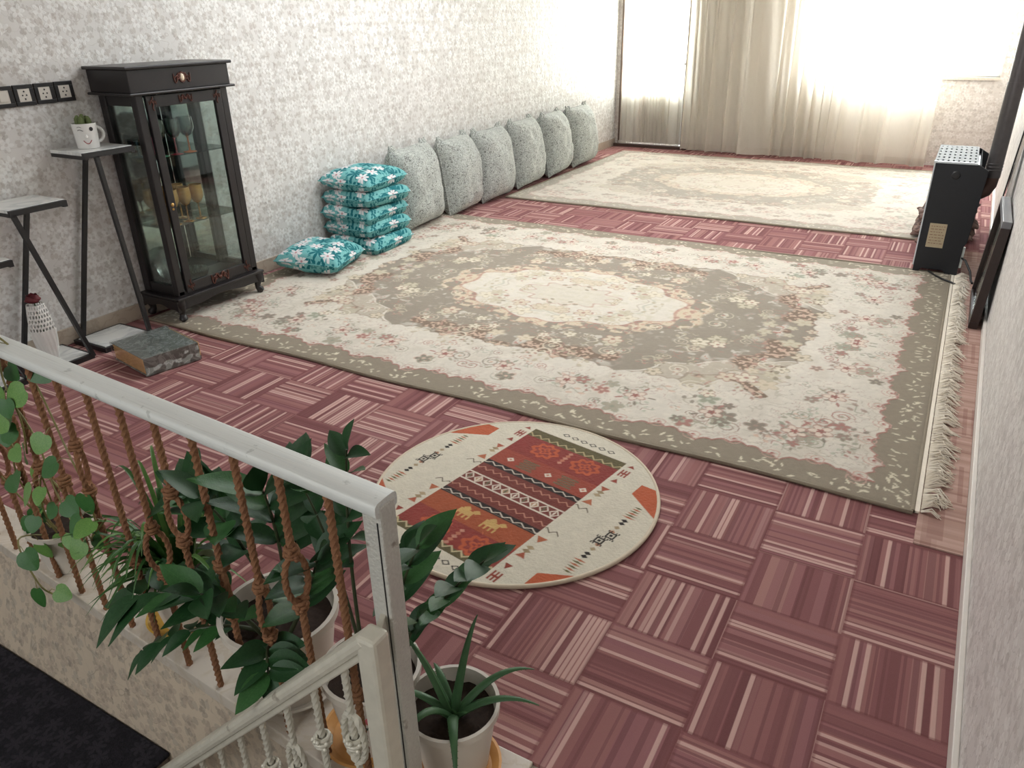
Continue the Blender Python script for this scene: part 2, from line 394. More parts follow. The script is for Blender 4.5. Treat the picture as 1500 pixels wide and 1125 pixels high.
obj('curtain_rail', MB().beam((-3.3, 9.93, 2.64), (.2, 9.93, 2.64), .05, .03), m_frame, cur, rebase=True)
lc = thing('lace_curtain', 'short gathered white lace curtain covering the glazed corner door', 'curtain', (-3.68, 10.09, .06))
obj('cloth', curtain(-4.10, -3.25, 10.09, 10.09, .075, 2.1, .055, .012, 4.1, 340, 6), m_lace, lc, smooth=80, rebase=True)
fr = MB(); R = random.Random(3)
for i in range(90):
    x = lerp(-4.10, -3.25, i/89); fr.tube([(x, 10.085, .085), (x+R.uniform(-.004, .004), 10.08, .06), (x+R.uniform(-.006, .006), 10.08, .045)], [.004, .006, .003], 4)
o = obj('tassel_trim', fr, m_lace, lc, rebase=True); o['kind'] = 'stuff'
obj('curtain_rod', MB().tube([(-4.12, 10.09, 2.11), (-3.23, 10.09, 2.11)], .008, 8), m_frame, lc, rebase=True)

# ------------------------------------------------------------------ woven rugs (pattern worked out per knot, stored as colour per vertex)
def vnoise(h, w, cell, seed):
    r = np.random.RandomState(seed); gh, gw = int(h/cell)+3, int(w/cell)+3; g = r.rand(gh, gw)
    y = np.arange(h)/cell; x = np.arange(w)/cell; yi = y.astype(int); xi = x.astype(int)
    fy = (y-yi); fx = (x-xi); fy = fy*fy*(3-2*fy); fx = fx*fx*(3-2*fx)
    a = g[np.ix_(yi, xi)]; b = g[np.ix_(yi, xi+1)]; c = g[np.ix_(yi+1, xi)]; d = g[np.ix_(yi+1, xi+1)]
    return (a*(1-fx)+b*fx)*(1-fy[:, None])+(c*(1-fx)+d*fx)*fy[:, None]
def sst(x, a, b): t = np.clip((x-a)/(b-a), 0, 1); return t*t*(3-2*t)
def lay(img, mask, c): img += (np.array(s2l(c))-img)*np.clip(mask, 0, 1)[..., None]
def rug_pattern(A, B, step, seed=1, pale=0.0):
    na, nb = int(round(A/step)), int(round(B/step))
    a = (np.arange(na)+.5)*A/na; b = (np.arange(nb)+.5)*B/nb; a, b = a[:, None]+0*b[None], b[None]+0*a[:, None]
    n1 = vnoise(na, nb, .09/step, seed); n2 = vnoise(na, nb, .035/step, seed+1); n3 = vnoise(na, nb, .015/step, seed+2); n4 = vnoise(na, nb, .25/step, seed+3)
    img = np.zeros((na, nb, 3)); hgt = np.zeros((na, nb))
    olive = (134, 124, 110); cream = (202, 194, 181); tan = (174, 163, 147); brown = (120, 100, 84); pink = (166, 118, 106); sage = (164, 164, 146)
    img[:] = s2l(olive); lay(img, .25*n4, tan)
    th = np.arctan2(b/.62, a/.95)
    d = np.minimum(A-a, B-b); t = np.where(A-a < B-b, b, a)
    def ringline(f, w, c, k=1.0): lay(img, k*sst(np.abs(f), w, w*.35), c)
    # lacework strewn on the field
    lace = sst(n2+.45*n3, .98, 1.08)*sst(n4, .45, .65); lay(img, .7*lace, cream); hgt += lace*.5
    # garland between medallion and border
    g = np.sqrt((a/1.36)**2+(b/.9)**2)+.09*np.sin(9*th)+.1*(n1-.5)
    gm = sst(np.abs(g-.98), .09, .03)*sst(n2, .55, .66)*sst(n4, .3, .5); lay(img, .6*gm, cream); lay(img, gm*sst(n3, .72, .8), pink); hgt += gm*.5
    # corner cartouche
    ca = np.clip((A-.60-a)/.86, 0, 9); cb = np.clip((B-.56-b)/.58, 0, 9)
    q = (ca**1.25+cb**1.25); an = np.arctan2(cb, ca+1e-6); q = q+.10*np.abs(np.sin(an*6))+.10*(n1-.5)
    cm = sst(q, 1.02, .99); lay(img, cm, tan); hgt = np.maximum(hgt, cm*.6); ringline(q-1.0, .02, cream)
    cm2 = sst(q, .74, .70)*(n1 > .35); lay(img, cm2*.8, (176, 166, 146)); ringline(q-.72, .015, brown, .5)
    cm3 = sst(q, .50, .46); lay(img, cm3, cream); ringline(q-.48, .02, pink, .8)
    lay(img, cm*.7*sst(n2+.4*n3, .95, 1.05), cream); lay(img, cm3*.6*sst(n2+.4*n3, .95, 1.02), sage)
    # medallion
    r = np.sqrt((a/.74)**2+(b/.46)**2)+.05*np.cos(11*th)+.05*(n1-.5)
    mm = sst(r, 1.22, 1.18); lay(img, mm*sst(n2, .40, .5), (196, 180, 156)); lay(img, mm*.55*sst(n3, .68, .75)*(r > .98), pink)
    m2 = sst(r, 1.0, .97); lay(img, m2, cream); ringline(r-1.0, .02, pink, .6); ringline(r-.72, .02, sage, .6); ringline(r-.66, .012, tan, .8)
    lay(img, m2*.6*sst(n2+.3*n3, .85, .95), (188, 180, 158)); lay(img, sst(r, .42, .40)*.4, (190, 180, 162)); ringline(r-.4, .02, pink, .5)
    hgt = np.maximum(hgt, mm*.8)
    # cream band
    sc = .05*np.abs(np.sin(t*PI/.36))**.6+.02*np.abs(np.sin(t*PI/.09+.7)); corner = sst(np.abs((A-a)-(B-b)), .5, .1)
    inner = .58+sc+.03*(n1-.5)+.10*corner*np.abs(np.sin(t*9))
    clump = sst(d-inner, .20, .15)*sst(d-inner, -.02, .0)*sst(n1+.3*np.sin(t*5.2), .62, .72); lay(img, clump, brown); lay(img, clump*sst(n3, .55, .62), (186, 160, 140)); ringline(d-inner-.17+.3*(n1-.6), .006, pink, .5*1)
    bm = sst(d-inner, .004, -.004); lay(img, bm, cream); ringline(d-inner, .008, brown, .55); hgt = np.where(bm > .5, .8, hgt)
    lay(img, bm*.35*sst(n2, .5, .8), (212, 203, 188)); lay(img, bm*.55*sst(np.abs(n2-.5), .035, .015)*sst(n4, .35, .6), (158, 150, 132)); lay(img, bm*.45*sst(np.abs(n1+.3*n3-.62), .02, .008), (160, 124, 112)); lay(img, bm*.25*sst(n1, .6, .8), tan)
    # outer olive border with scrolls
    so = .115+.055*np.abs(np.sin(t*PI/.33+.5))**.8+.018*np.abs(np.sin(t*PI/.07)); dd = d-so
    om = sst(dd, .004, -.004); lay(img, om, (136, 125, 108)); hgt = np.where(om > .5, .2, hgt); ringline(dd-.004, .007, (160, 104, 94), .9); ringline(dd-.035, .004, tan, .7)
    # stamps (quadrant; mirrored afterwards)
    R = random.Random(seed)
    def stamp(x, y, size, rot, kind, c1, c2):
        i0, i1 = int((x-size)/step), int((x+size)/step)+1; j0, j1 = int((y-size)/step), int((y+size)/step)+1
        i0 = max(i0, 0); j0 = max(j0, 0); i1 = min(i1, na); j1 = min(j1, nb)
        if i1 <= i0 or j1 <= j0: return
        X = a[i0:i1, j0:j1]-x; Y = b[i0:i1, j0:j1]-y; U = (X*cos(rot)+Y*sin(rot))/size; V = (-X*sin(rot)+Y*cos(rot))/size
        rr = np.sqrt(U*U+V*V)+1e-6; aa = np.arctan2(V, U); sub = img[i0:i1, j0:j1]; pw = step/size
        if kind == 'leaf': lay(sub, sst(np.abs(V)*3.2+U*U, 1, .75), c1)
        elif kind == 'flower':
            e = .45+.5*np.abs(np.cos(aa*2.5)); lay(sub, sst(rr-e, 0, -.12), c1); lay(sub, sst(np.abs(rr-e), .12, .04)*.8, c2); lay(sub, sst(rr, .25, .15), c2)
        elif kind == 'sprig':
            e = np.abs(V-.35*np.sin(U*4)); lay(sub, sst(e, .12, .04)*(np.abs(U) < .9)*.8, c1)
            for qx, qy in ((-.5, .35), (.1, -.4), (.55, .4)): lay(sub, sst((U-qx)**2*9+(V-qy)**2*22, 1, .5)*.85, c2)
        elif kind == 'scroll':
            sp = (rr*2.2-aa/(2*PI)) % 1.0; lay(sub, sst(np.abs(sp-.5), .16, .08)*sst(rr, 1, .85), c1); lay(sub, sst(rr, .2, .12), c2)
    dk = [(150, 128, 116), (160, 116, 106), (146, 146, 128), (160, 152, 134), (132, 122, 108)]
    for k in range(int(150)):                                      # sprigs in the cream band
        tt = R.random()*(A+B); off = R.uniform(.24, .54)
        x, y = (tt, B-off) if tt < A else (A-off, tt-A)
        if x > A-.22 or y > B-.22: continue
        stamp(x, y, R.uniform(.03, .06), R.random()*6.3, R.choice(['sprig', 'sprig', 'sprig', 'flower', 'scroll']), R.choice(dk), R.choice(dk+[(196, 168, 150), (170, 172, 154)]))
    for tt in np.arange(.18, A+B-.2, .36):                          # big blossoms of the band
        x, y = (tt, B-.39) if tt < A-.3 else (A-.39, tt-A+.15)
        if x > A-.25 or y > B-.25: continue
        stamp(x, y, .058, .4, 'flower', (206, 190, 174), (158, 122, 110)); stamp(x, y, .022, 0, 'flower', (156, 100, 92), (120, 90, 82))
        for q in range(5): stamp(x+.08*cos(q*1.26), y+.08*sin(q*1.26), .026, q*1.26, 'leaf', R.choice(dk), dk[0])
    for tt in np.arange(.09, A-.1, .165): stamp(tt, B-.185-.02*sin(tt*19), .046, 0, 'scroll', (186, 150, 138), (156, 96, 88))
    for tt in np.arange(.09, B-.1, .165): stamp(A-.185-.02*sin(tt*19), tt, .046, 0, 'scroll', (186, 150, 138), (156, 96, 88))
    for k in range(190):                                            # cream flecks in the olive border
        tt = R.random()*(A+B); off = R.uniform(.03, .12)
        x, y = (tt, B-off) if tt < A else (A-off, tt-A)
        stamp(x, y, R.uniform(.012, .022), R.random()*3.1, 'leaf', (206, 196, 172), cream)
    for k in range(int(110)):                                       # blossoms on field, corners and medallion
        x = R.random()*(A-.6); y = R.random()*(B-.55)
        stamp(x, y, R.uniform(.03, .075), R.random()*6, R.choice(['flower', 'sprig', 'sprig', 'scroll']), R.choice([(206, 196, 176), (196, 182, 160), (186, 176, 154)]), R.choice([(160, 124, 112), (176, 164, 142), (140, 130, 110)]))
    img *= (.94+.10*n3)[..., None]
    if pale: lay(img, np.full((na, nb), pale), (204, 198, 190))
    full = np.concatenate([img[::-1], img], 0); full = np.concatenate([full[:, ::-1], full], 1)
    hf = np.concatenate([hgt[::-1], hgt], 0); hf = np.concatenate([hf[:, ::-1], hf], 1)
    return full, hf
def fast_grid(name, X, Y, Z, col, mat, parent=None, mask=None):
    nx, ny = X.shape; me = bpy.data.meshes.new(name); co = np.stack([X, Y, Z], -1).reshape(-1, 3).astype(np.float32)
    idx = np.arange(nx*ny).reshape(nx, ny); q = np.stack([idx[:-1, :-1], idx[1:, :-1], idx[1:, 1:], idx[:-1, 1:]], -1).reshape(-1, 4)
    if mask is not None: q = q[(mask[:-1, :-1] & mask[1:, 1:] & mask[1:, :-1] & mask[:-1, 1:]).reshape(-1)]
    if mask is not None:
        used = np.zeros(len(co), bool); used[q.reshape(-1)] = True; remap = np.cumsum(used)-1; q = remap[q]; co = co[used]; colf = col.reshape(-1, 3)[used]
    else: colf = col.reshape(-1, 3)
    me.vertices.add(len(co)); me.vertices.foreach_set('co', co.reshape(-1)); me.loops.add(q.size); me.loops.foreach_set('vertex_index', q.reshape(-1).astype(np.int32))
    me.polygons.add(len(q)); me.polygons.foreach_set('loop_start', (np.arange(len(q))*4).astype(np.int32)); me.polygons.foreach_set('use_smooth', np.ones(len(q), bool))
    me.update(calc_edges=True)
    ca = me.color_attributes.new('knots', 'FLOAT_COLOR', 'POINT'); ca.data.foreach_set('color', np.concatenate([colf, np.ones((len(colf), 1))], 1).astype(np.float32).reshape(-1))
    me.materials.append(mat); o = bpy.data.objects.new(name, me); C.objects.link(o)
    if parent: o.parent = parent
    return o
def knot_mat(name):
    t = T(name, .92, spec=.15); at = t.n('ShaderNodeAttribute'); at.attribute_name = 'knots'; c = E(t, at.outputs['Color'])
    p = t.coord(); fz = t.noise(p, 350, 3); g = t.noise(p, 60, 3)
    c = t.mix((fz-.35)*.35, c, (.12, .09, .07)); t.base(c); t.put(t.b.inputs['Sheen Weight'], .15); t.bump(fz+g*.5, .5, .003); return t.mat
m_knots = knot_mat('wool_pile')
m_edge = plain('rug_binding', (134, 123, 106), .95, var=.15, scale=120)
def rug(name, label, x0, x1, y0, y1, step, seed, pale, thick=.014):
    A, B = (x1-x0)/2, (y1-y0)/2; cx, cy = (x0+x1)/2, (y0+y1)/2
    root = thing(name, label, 'rug', (cx, cy, .0))
    img, h = rug_pattern(A, B, step, seed, pale); nx, ny = h.shape
    X = np.linspace(-A, A, nx)[:, None]+np.zeros((1, ny)); Y = np.linspace(-B, B, ny)[None]+np.zeros((nx, 1))
    wv = .0025*np.sin(X*3.1+Y*.7)+.0025*np.sin(Y*4.3-X); ed = np.minimum(A-np.abs(X), B-np.abs(Y))
    Yw = Y+.008*np.sin(X*5.3)*(np.abs(Y)/B)**3*(1 if name == 'persian_rug' else .5)
    Z = thick+wv+h*.003-.006*np.exp(-ed/.008)
    fast_grid('pile', X, Yw, Z, img, m_knots, root)
    bd = MB(); n = 120
    for sy in (-1, 1):
        P_ = [(lerp(-A, A, i/n), sy*B+.008*sin(lerp(-A, A, i/n)*5.3)*sy*0+.008*sin(lerp(-A, A, i/n)*5.3)*(1 if name == 'persian_rug' else .5), .0085) for i in range(n+1)]
        bd.tube(P_, .0085, 6)
    for sx in (-1, 1): bd.tube([(sx*A, lerp(-B, B, i/20), .0085) for i in range(21)], .0085, 6)
    obj('binding', bd, m_edge, root, smooth=60)
    return root, A, B
rg, RA, RB = rug('persian_rug', 'large olive and cream medallion rug in front of the cabinet, fringed at the right', -4.10, .115, 2.64, 5.73, .0055, 4, 0)
m_fringe = plain('cream_fringe_yarn', (226, 216, 200), .9, var=.08, scale=80)
band = MB().box(RA, RA+.022, -RB, RB, .003, .013); obj('fringe_band', band, m_fringe, rg, bevel=.002)
fg = MB(); R = random.Random(8)
y = -RB+.01
while y < RB-.005:
    a0 = R.gauss(0, .45)+.3*sin(y*9); L = R.uniform(.07, .125)
    for q in range(5):
        a1 = a0+R.uniform(-.25, .25); l = L*R.uniform(.8, 1.05); zz = R.uniform(.002, .026)
        fg.tube([(RA+.025, y+(q-2)*.003, .01), (RA+.03+l*.4, y+(q-2)*.003+l*.35*sin(a1)+R.uniform(-.004, .004), .012+zz), (RA+.03+l*.95*cos(a1)*.9, y+l*sin(a1), .004+zz*.3)], [.0026, .0028, .0016], 4)
    y += R.uniform(.013, .02)
o = obj('fringe', fg, m_fringe, rg, smooth=80); o['kind'] = 'stuff'
rg2, _, _ = rug('persian_rug', 'paler cream and beige floral medallion rug lying below the long curtain', -3.86, .0, 6.58, 9.68, .0105, 9, .30)

# round kilim
def kilim():
    r = .54; cx, cy = -1.207, 2.08; th = math.radians(-10.2)
    root = thing('round_rug', 'small round cream kilim rug with rust red geometric bands', 'rug', (cx, cy, 0), th)
    n = 380; g = np.linspace(-r, r, n); p = g[:, None]+0*g[None]; q = g[None]+0*g[:, None]
    img = np.zeros((n, n, 3)); img[:] = s2l((206, 198, 180)); e = .0035
    nz = vnoise(n, n, 9, 3); nf = vnoise(n, n, 2, 5)
    S_ = lambda x: sst(x, e*.4, -e*.4)
    def rect(p0, p1, q0, q1, c, k=1): lay(img, k*S_(np.maximum(np.maximum(p0-p, p-p1), np.maximum(q0-q, q-q1))), c)
    def diam(pc, qc, a, b, c, k=1): lay(img, k*S_((np.abs(p-pc)/a+np.abs(q-qc)/b-1)*min(a, b)), c)
    def zig(qc, amp, per, wd, c, p0=-.23, p1=.23):
        z = qc+amp*(2*np.abs(((p/per) % 1)-.5)*2-1); lay(img, S_(np.abs(q-z)-wd/2)*(p > p0)*(p < p1), c)
    def tri(pc, qc, w_, h_, c, up=1):
        s_ = (q-qc)*up; lay(img, S_(np.maximum(np.abs(p-pc)-w_*(1-s_/h_), -s_))*(s_ < h_), c)
    red = (138, 58, 44); red2 = (150, 74, 54); org = (178, 84, 50); dkr = (112, 52, 44); blk = (34, 26, 24); wht = (214, 202, 186); olv = (92, 84, 54); grn = (96, 96, 72); salm = (184, 130, 110)
    rect(-.23, .23, -.43, .42, red)
    rect(-.23, .23, .215, .36, (132, 52, 46)); rect(-.23, .23, .10, .215, (146, 66, 50)); rect(-.23, .23, -.43, -.28, (136, 54, 46)); rect(-.23, .23, -.28, -.17, (156, 78, 46))
    rect(-.23, .23, .36, .42, olv); rect(-.23, .23, -.43, -.40, olv)
    rect(-.23, .23, -.14, .08, dkr)
    for qc in (.092, -.155):
        rect(-.23, .23, qc-.017, qc+.017, blk); zig(qc, .008, .05, .005, wht)
        rect(-.23, .23, qc-.009, qc-.0095, wht)
    rect(-.23, .23, -.062, .002, wht); rect(-.23, .23, -.055, -.005, dkr)
    for k in range(10):
        pc = -.207+k*.046; diam(pc, -.03, .022, .026, wht); diam(pc, -.03, .015, .018, (168, 132, 104) if k % 3 == 1 else dkr); diam(pc, -.03, .005, .02, wht if k % 2 else grn)
    zig(.045, .009, .04, .006, salm); zig(-.105, .009, .04, .006, salm)
    zig(.375, .011, .045, .008, (176, 160, 120)); zig(-.405, .011, .045, .009, (190, 176, 140)); 
    for pc, qc in ((-.085, .295), (.115, .295), (-.085, -.345), (.115, -.345)):       # curled medallions
        X = p-pc; Y = q-qc; rr = np.sqrt((X/.062)**2+(Y/.052)**2); aa = np.arctan2(Y, X); m_ = (rr < 1.12)
        lay(img, m_*sst(np.abs(rr-.85-.12*np.cos(aa*8)), .2, .1), org); lay(img, m_*sst(np.abs(rr-.35-.12*np.cos(aa*4+.6)), .15, .07), org); lay(img, sst(rr, .14, .08), org)
    for pc in (.015,):
        for qc in (.30, -.35):
            for k in range(-2, 3): diam(pc, qc+k*.02, .014-abs(k)*.001, .011, (176, 110, 86) if k % 2 else salm)
    for pc in (-.155, .035, .222-.02): diam(pc, .158, .018, .017, wht); diam(pc, .158, .008, .008, salm)
    for pc in (-.07, .12):
        for k in range(5): rect(pc-.04+.008*(k % 2), pc+.04-.008*(k % 2), .128+k*.014, .138+k*.014, grn, .85)
    for pc in (-.05, .075):                                                         # small beasts
        rect(pc-.035, pc+.03, -.235, -.205, (192, 156, 96)); 
        for k in range(4): rect(pc-.035+k*.02, pc-.027+k*.02, -.256, -.235, (192, 156, 96))
        diam(pc+.036, -.2, .018, .014, (192, 156, 96)); diam(pc-.01, -.2, .018, .016, (192, 156, 96))
    for sg in (-1, 1):                                                              # motif columns each side of the panel
        for h_ in (-1, 1):
            b0 = -.035
            pc = sg*.262+.0; k = lambda d_: b0+h_*d_
            tri(pc, k(.13), .022, .035, (170, 96, 64), h_); diam(pc, k(.20), .018, .012, (168, 148, 116)); diam(pc, k(.222), .018, .012, (150, 130, 100)); tri(pc, k(.26), .02, .03, (160, 84, 60), -h_)
            tri(pc, k(.31), .016, .028, red, h_)
            for z in (-.014, 0, .014): rect(pc+z-.004, pc+z+.004, min(k(.36), k(.41)), max(k(.36), k(.41)), red)
            rect(pc-.018, pc+.018, min(k(.38), k(.39)), max(k(.38), k(.39)), red); tri(pc, k(.435), .016, .02, red, h_)
            pc = sg*.43; diam(pc, k(.045), .012, .011, (176, 128, 100)); diam(pc, k(.075), .012, .011, (160, 140, 110)); diam(pc, k(.105), .014, .010, blk); diam(pc, k(.125), .014, .010, blk)
            for z in range(6): diam(pc+.0, k(.15+z*.014), .028-.002*z, .005, (96, 92, 56) if z % 2 else (170, 96, 64))
            if True: lay(img, S_(.262-np.abs(q-b0)*1.0+(.40-np.abs(p))*.6)*(p*sg > .36)*(np.sign(q-b0) == h_)*(np.abs(q-b0) < .36), (176, 86, 52))
        for qq in (-.018, .018):                                                    # black hooked squares
            pc = sg*.43+qq*.5; qc = -.035+qq*1.3
            dd = np.maximum(np.abs(p-pc), np.abs(q-qc)); lay(img, S_(np.abs(dd-.014)-.0035), blk); lay(img, S_(dd-.006), blk)
            for z in (-.02, -.01, .01, .02): lay(img, S_(np.maximum(np.abs(p-pc-z)-.0025, np.abs(np.abs(q-qc)-.021)-.005)), blk)
        for qc in (.06, -.12):
            z_ = qc+.01*(2*np.abs(((p/.04) % 1)-.5)*2-1); lay(img, S_(np.abs(q-z_)-.003)*(p*sg > .235)*(p*sg < .30), (84, 70, 52))
    rect(-.10, .14, .435, .475, (206, 198, 180)); 
    for s2 in (.455, -.47):
        for k in range(6):
            pc = -.09+k*.045; dd = np.abs(p-pc)/.02+np.abs(q-s2)/.014; lay(img, sst(np.abs(dd-.8), .25, .12), blk)
    img *= (.92+.1*nz+.06*nf)[..., None]
    rad = np.sqrt(p*p+q*q); Z = .012+.0012*nf
    fast_grid('weave', p, q, Z, img, m_knots, root, mask=rad < r-.004)
    obj('binding', MB().tube([((r-.004)*cos(t*2*PI/96), (r-.004)*sin(t*2*PI/96), .0075) for t in range(96)], .0078, 8, closed=True), plain('cream_binding', (204, 190, 168), .9), root, smooth=60)
kilim()

tag(obj('carpet_strip', skew(-.165, -.017, 2.45, 6.4, .0005, .006), offcut_mat()), 'faded brown plaid carpet strip running along the right wall under the rug fringe', 'carpet')

# ------------------------------------------------------------------ display cabinet
m_glass = glassy('cabinet_glass', (.90, .95, .93), .10)
m_shelfglass = glassy('shelf_glass', (.80, .90, .86), .16)
t = T('mirror_back', .03, 1); t.base((.50, .56, .54)); m_mirror = t.mat
def hexa(mb, x0, x1, y0, y1, z0, z1): return mb.box(x0, x1, y0, y1, z0, z1)
cx0, cx1, cy0, cy1 = -4.165, -3.86, 2.71, 3.33
cab = thing('display_cabinet', 'tall black wooden display cabinet with glass door standing on curved feet', 'cabinet', (-4.01, 3.02, 0))
kw = dict(rebase=True)
top = MB().box(-4.175, -3.835, 2.675, 3.34, 1.305, 1.42)
obj('cornice', top, m_wood, cab, bevel=.004, **kw)
obj('cornice_moulding', MB().box(-4.18, -3.815, 2.655, 3.36, 1.42, 1.437).box(-4.18, -3.815, 2.655, 3.36, 1.292, 1.306), m_wood, cab, bevel=.005, **kw)
for y, x in ((cy0, cx1), (cy1-.05, cx1), (cy0, cx0+.045), (cy1-.05, cx0+.045)):
    obj('corner_post', MB().box(x-.045, x, y, y+.05, .165, 1.292), m_wood, cab, bevel=.006, **kw)
obj('back_mirror', MB().box(cx0+.006, cx0+.012, cy0+.05, cy1-.05, .19, 1.292), m_mirror, cab, **kw)
obj('back_board', MB().box(cx0-.004, cx0+.005, cy0, cy1, .165, 1.3), m_wood, cab, **kw)
for y in (cy0+.008, cy1-.033):
    obj('side_rail', MB().box(cx0+.045, cx1-.045, y, y+.022, 1.235, 1.292), m_wood, cab, **kw); obj('side_rail', MB().box(cx0+.045, cx1-.045, y, y+.022, .165, .225), m_wood, cab, **kw)
    obj('side_pane', MB().box(cx0+.04, cx1-.04, y+.009, y+.013, .22, 1.24), m_glass, cab, **kw)
obj('cabinet_floor', MB().box(cx0, cx1, cy0+.01, cy1-.01, .165, .19), m_wood, cab, **kw)
dr = MB(); dy0, dy1, dz0, dz1 = 2.768, 3.272, .178, 1.285; fx0, fx1 = cx1-.012, cx1+.01
dr.box(fx0, fx1, dy0, dy0+.048, dz0, dz1); dr.box(fx0, fx1, dy1-.048, dy1, dz0, dz1); dr.box(fx0, fx1, dy0+.048, dy1-.048, dz0, dz0+.06); dr.box(fx0, fx1, dy0+.048, dy1-.048, dz1-.06, dz1)
dobj = obj('door', dr, m_wood, cab, bevel=.003, **kw)
def child2(name, mb, mat, par, **k):           # sub-part given in world coordinates
    L = par.parent.location; mb.v = [(v[0]-L[0], v[1]-L[1], v[2]-L[2]) for v in mb.v]; return obj(name, mb, mat, par, **k)
child2('door_pane', MB().box(fx0+.008, fx0+.012, dy0+.045, dy1-.045, dz0+.055, dz1-.055), m_glass, dobj)
child2('lock_plate', MB().lathe([(.004, 0), (.011, .002), (.009, .005), (.003, .007)], 10, (fx1, dy0+.024, .70), axis=(1,0,0)).lathe([(.008, 0), (.006, .004)], 8, (fx1, dy0+.024, .675), axis=(1,0,0)), plain('brass', (178, 140, 84), .3, .9), dobj, smooth=40)
def scrollwork(y, z, s, flip=1, x=None):
    mb = MB(); x = fx1 if x is None else x
    for sg in (-1, 1):
        pts = [(x+.003, y+sg*s*(.1+.9*k/14)*(1 if k < 9 else 1-.06*(k-9)), z+flip*s*.32*sin(k*.62)) for k in range(15)]; mb.tube(pts, [.0045*(1-.6*k/14)*s/.06 for k in range(15)], 5)
        mb.tube([(x+.003, y+sg*(s*.4+s*.2*cos(q*.7)*(1-q/11)), z+s*.2*sin(q*.7)*(1-q/11)) for q in range(10)], .0028*s/.06, 5)
    mb.ball((x+.003, y, z), .008*s/.06, 8, (.6, 1, 1)); return mb
child2('door_carving', scrollwork((dy0+dy1)/2, dz1-.03, .06), m_carve, dobj, smooth=60)
child2('door_carving', scrollwork((dy0+dy1)/2, dz0+.03, .09), m_carve, dobj, smooth=60)
for y, z, f_ in ((dy0+.035, dz1-.035, 1), (dy1-.035, dz1-.035, 1), (dy0+.035, dz0+.035, -1), (dy1-.035, dz0+.035, -1)):
    mb = scrollwork(y, z, .034, f_); mb2 = MB(); mb2.tube([(fx1+.003, y+.004*sin(q), z-.035*f_*q/6) for q in range(-5, 8)], .003, 5); mb.add(mb2.v, mb2.f)
    child2('corner_carving', mb, m_carve, dobj, smooth=60)
crv = obj('cornice_carving', scrollwork(3.01, 1.362, .075, 1, -3.835), m_carve, cab, smooth=60, **kw)
obj('cameo', MB().ball((-3.832, 3.01, 1.365), .018, 12, (.5, .8, 1.1)), m_cream, cab, smooth=60, **kw)
obj('cameo_ring', MB().tube([(-3.832, 3.01+.019*cos(q*.5236), 1.365+.025*sin(q*.5236)) for q in range(12)], .005, 6, closed=True), m_carve, cab, smooth=60, **kw)
for z in (.955, .57):
    obj('glass_shelf', MB().box(cx0+.02, cx1-.02, cy0+.03, cy1-.03, z-.006, z), m_shelfglass, cab, **kw)
# base: plinth top, curved apron, four cabriole feet
obj('plinth', MB().box(-4.175, -3.825, 2.675, 3.35, .148, .166), m_wood, cab, bevel=.005, **kw)
def apron(p0, p1, th):
    mb = MB(); p0 = Vector(p0); p1 = Vector(p1); d = (p1-p0); nrm = Vector((d.y, -d.x, 0)).normalized()*th; n = 24; v = []
    for i in range(n+1):
        u = i/n; zb = .078+.034*sin(PI*u)**.5-.012*abs(sin(2*PI*u))**3
        a_ = p0+d*u; v += [(a_.x, a_.y, .149), (a_.x, a_.y, zb), (a_.x+nrm.x, a_.y+nrm.y, zb), (a_.x+nrm.x, a_.y+nrm.y, .149)]
    fs = [(4*i+k, 4*i+(k+1) % 4, 4*i+4+(k+1) % 4, 4*i+4+k) for i in range(n) for k in range(4)]; mb.add(v, fs+[(0,1,2,3), (4*n+3, 4*n+2, 4*n+1, 4*n)]); return mb
obj('apron', apron((-3.84, 2.69, 0), (-3.84, 3.335, 0), -.018), m_wood, cab, **kw)
for y in (2.69, 3.335): obj('apron', apron((-4.16, y, 0), (-3.84, y, 0), .016 if y < 3 else -.016), m_wood, cab, **kw)
def foot(x, y, sx, sy):
    prof = [(.0, .135, .034), (.005, .112, .034), (.004, .09, .027), (-.004, .06, .020), (-.004, .038, .019), (.004, .022, .025), (.006, .012, .024), (.004, .0145, .012)]
    pts = [(x+sx*o_, y+sy*o_, z) for o_, z, r_ in prof[:-1]]; return MB().tube(pts, [q[2] for q in prof[:-1]], 10).ball((x+sx*.006, y+sy*.006, .0175), .0175, 10)
for x, y, sx, sy in ((-3.86, 2.71, 1, -1), (-3.86, 3.315, 1, 1), (-4.14, 2.71, -1, -1), (-4.14, 3.315, -1, 1)):
    L = (0, 0, .014); fo = foot(x, y, sx, sy); fo.v = [(a, b, c+.013) for a, b, c in fo.v]
    obj('foot', fo, m_wood, cab, smooth=60, **kw)

# ---------------- glassware inside
m_gob = glassy('clear_goblet_glass', (.80, .86, .85), .45, .03)
m_gold = plain('gold_lustre', (205, 160, 100), .2, .6, var=.15, scale=30, bump=0)
def goblet(name, label, x, y, z, stemcol, gold=False, group=None, h=.195, w_=.045):
    r = thing(name, label, 'goblet', (x, y, z), 0, group)
    sm = plain(stemcol[0], stemcol[1], .15, .0 if not gold else .9, bump=0, spec=.8) if stemcol[0] not in bpy.data.materials else bpy.data.materials[stemcol[0]]
    obj('foot', MB().lathe([(.001, 0), (w_*.85, 0), (w_*.8, .003), (.008, .008), (.001, .009)], 20), sm, r, smooth=50)
    obj('stem', MB().lathe([(.007, .007), (.0045, .02), (.006, .03), (.0045, .04), (.005, h*.42), (.012, h*.47)], 12), sm, r, smooth=60)
    b0 = h*.45; bowl = [(.004, b0), (w_*.6, b0+h*.06), (w_*.98, b0+h*.22), (w_, b0+h*.33), (w_*.92, h), (w_*.88, h), (w_*.94, b0+h*.33), (w_*.9, b0+h*.22), (w_*.5, b0+h*.08), (.003, b0+.008)]
    obj('bowl', MB().lathe(bowl, 24, caps=False), m_gold if gold else m_gob, r, smooth=60)
    return r
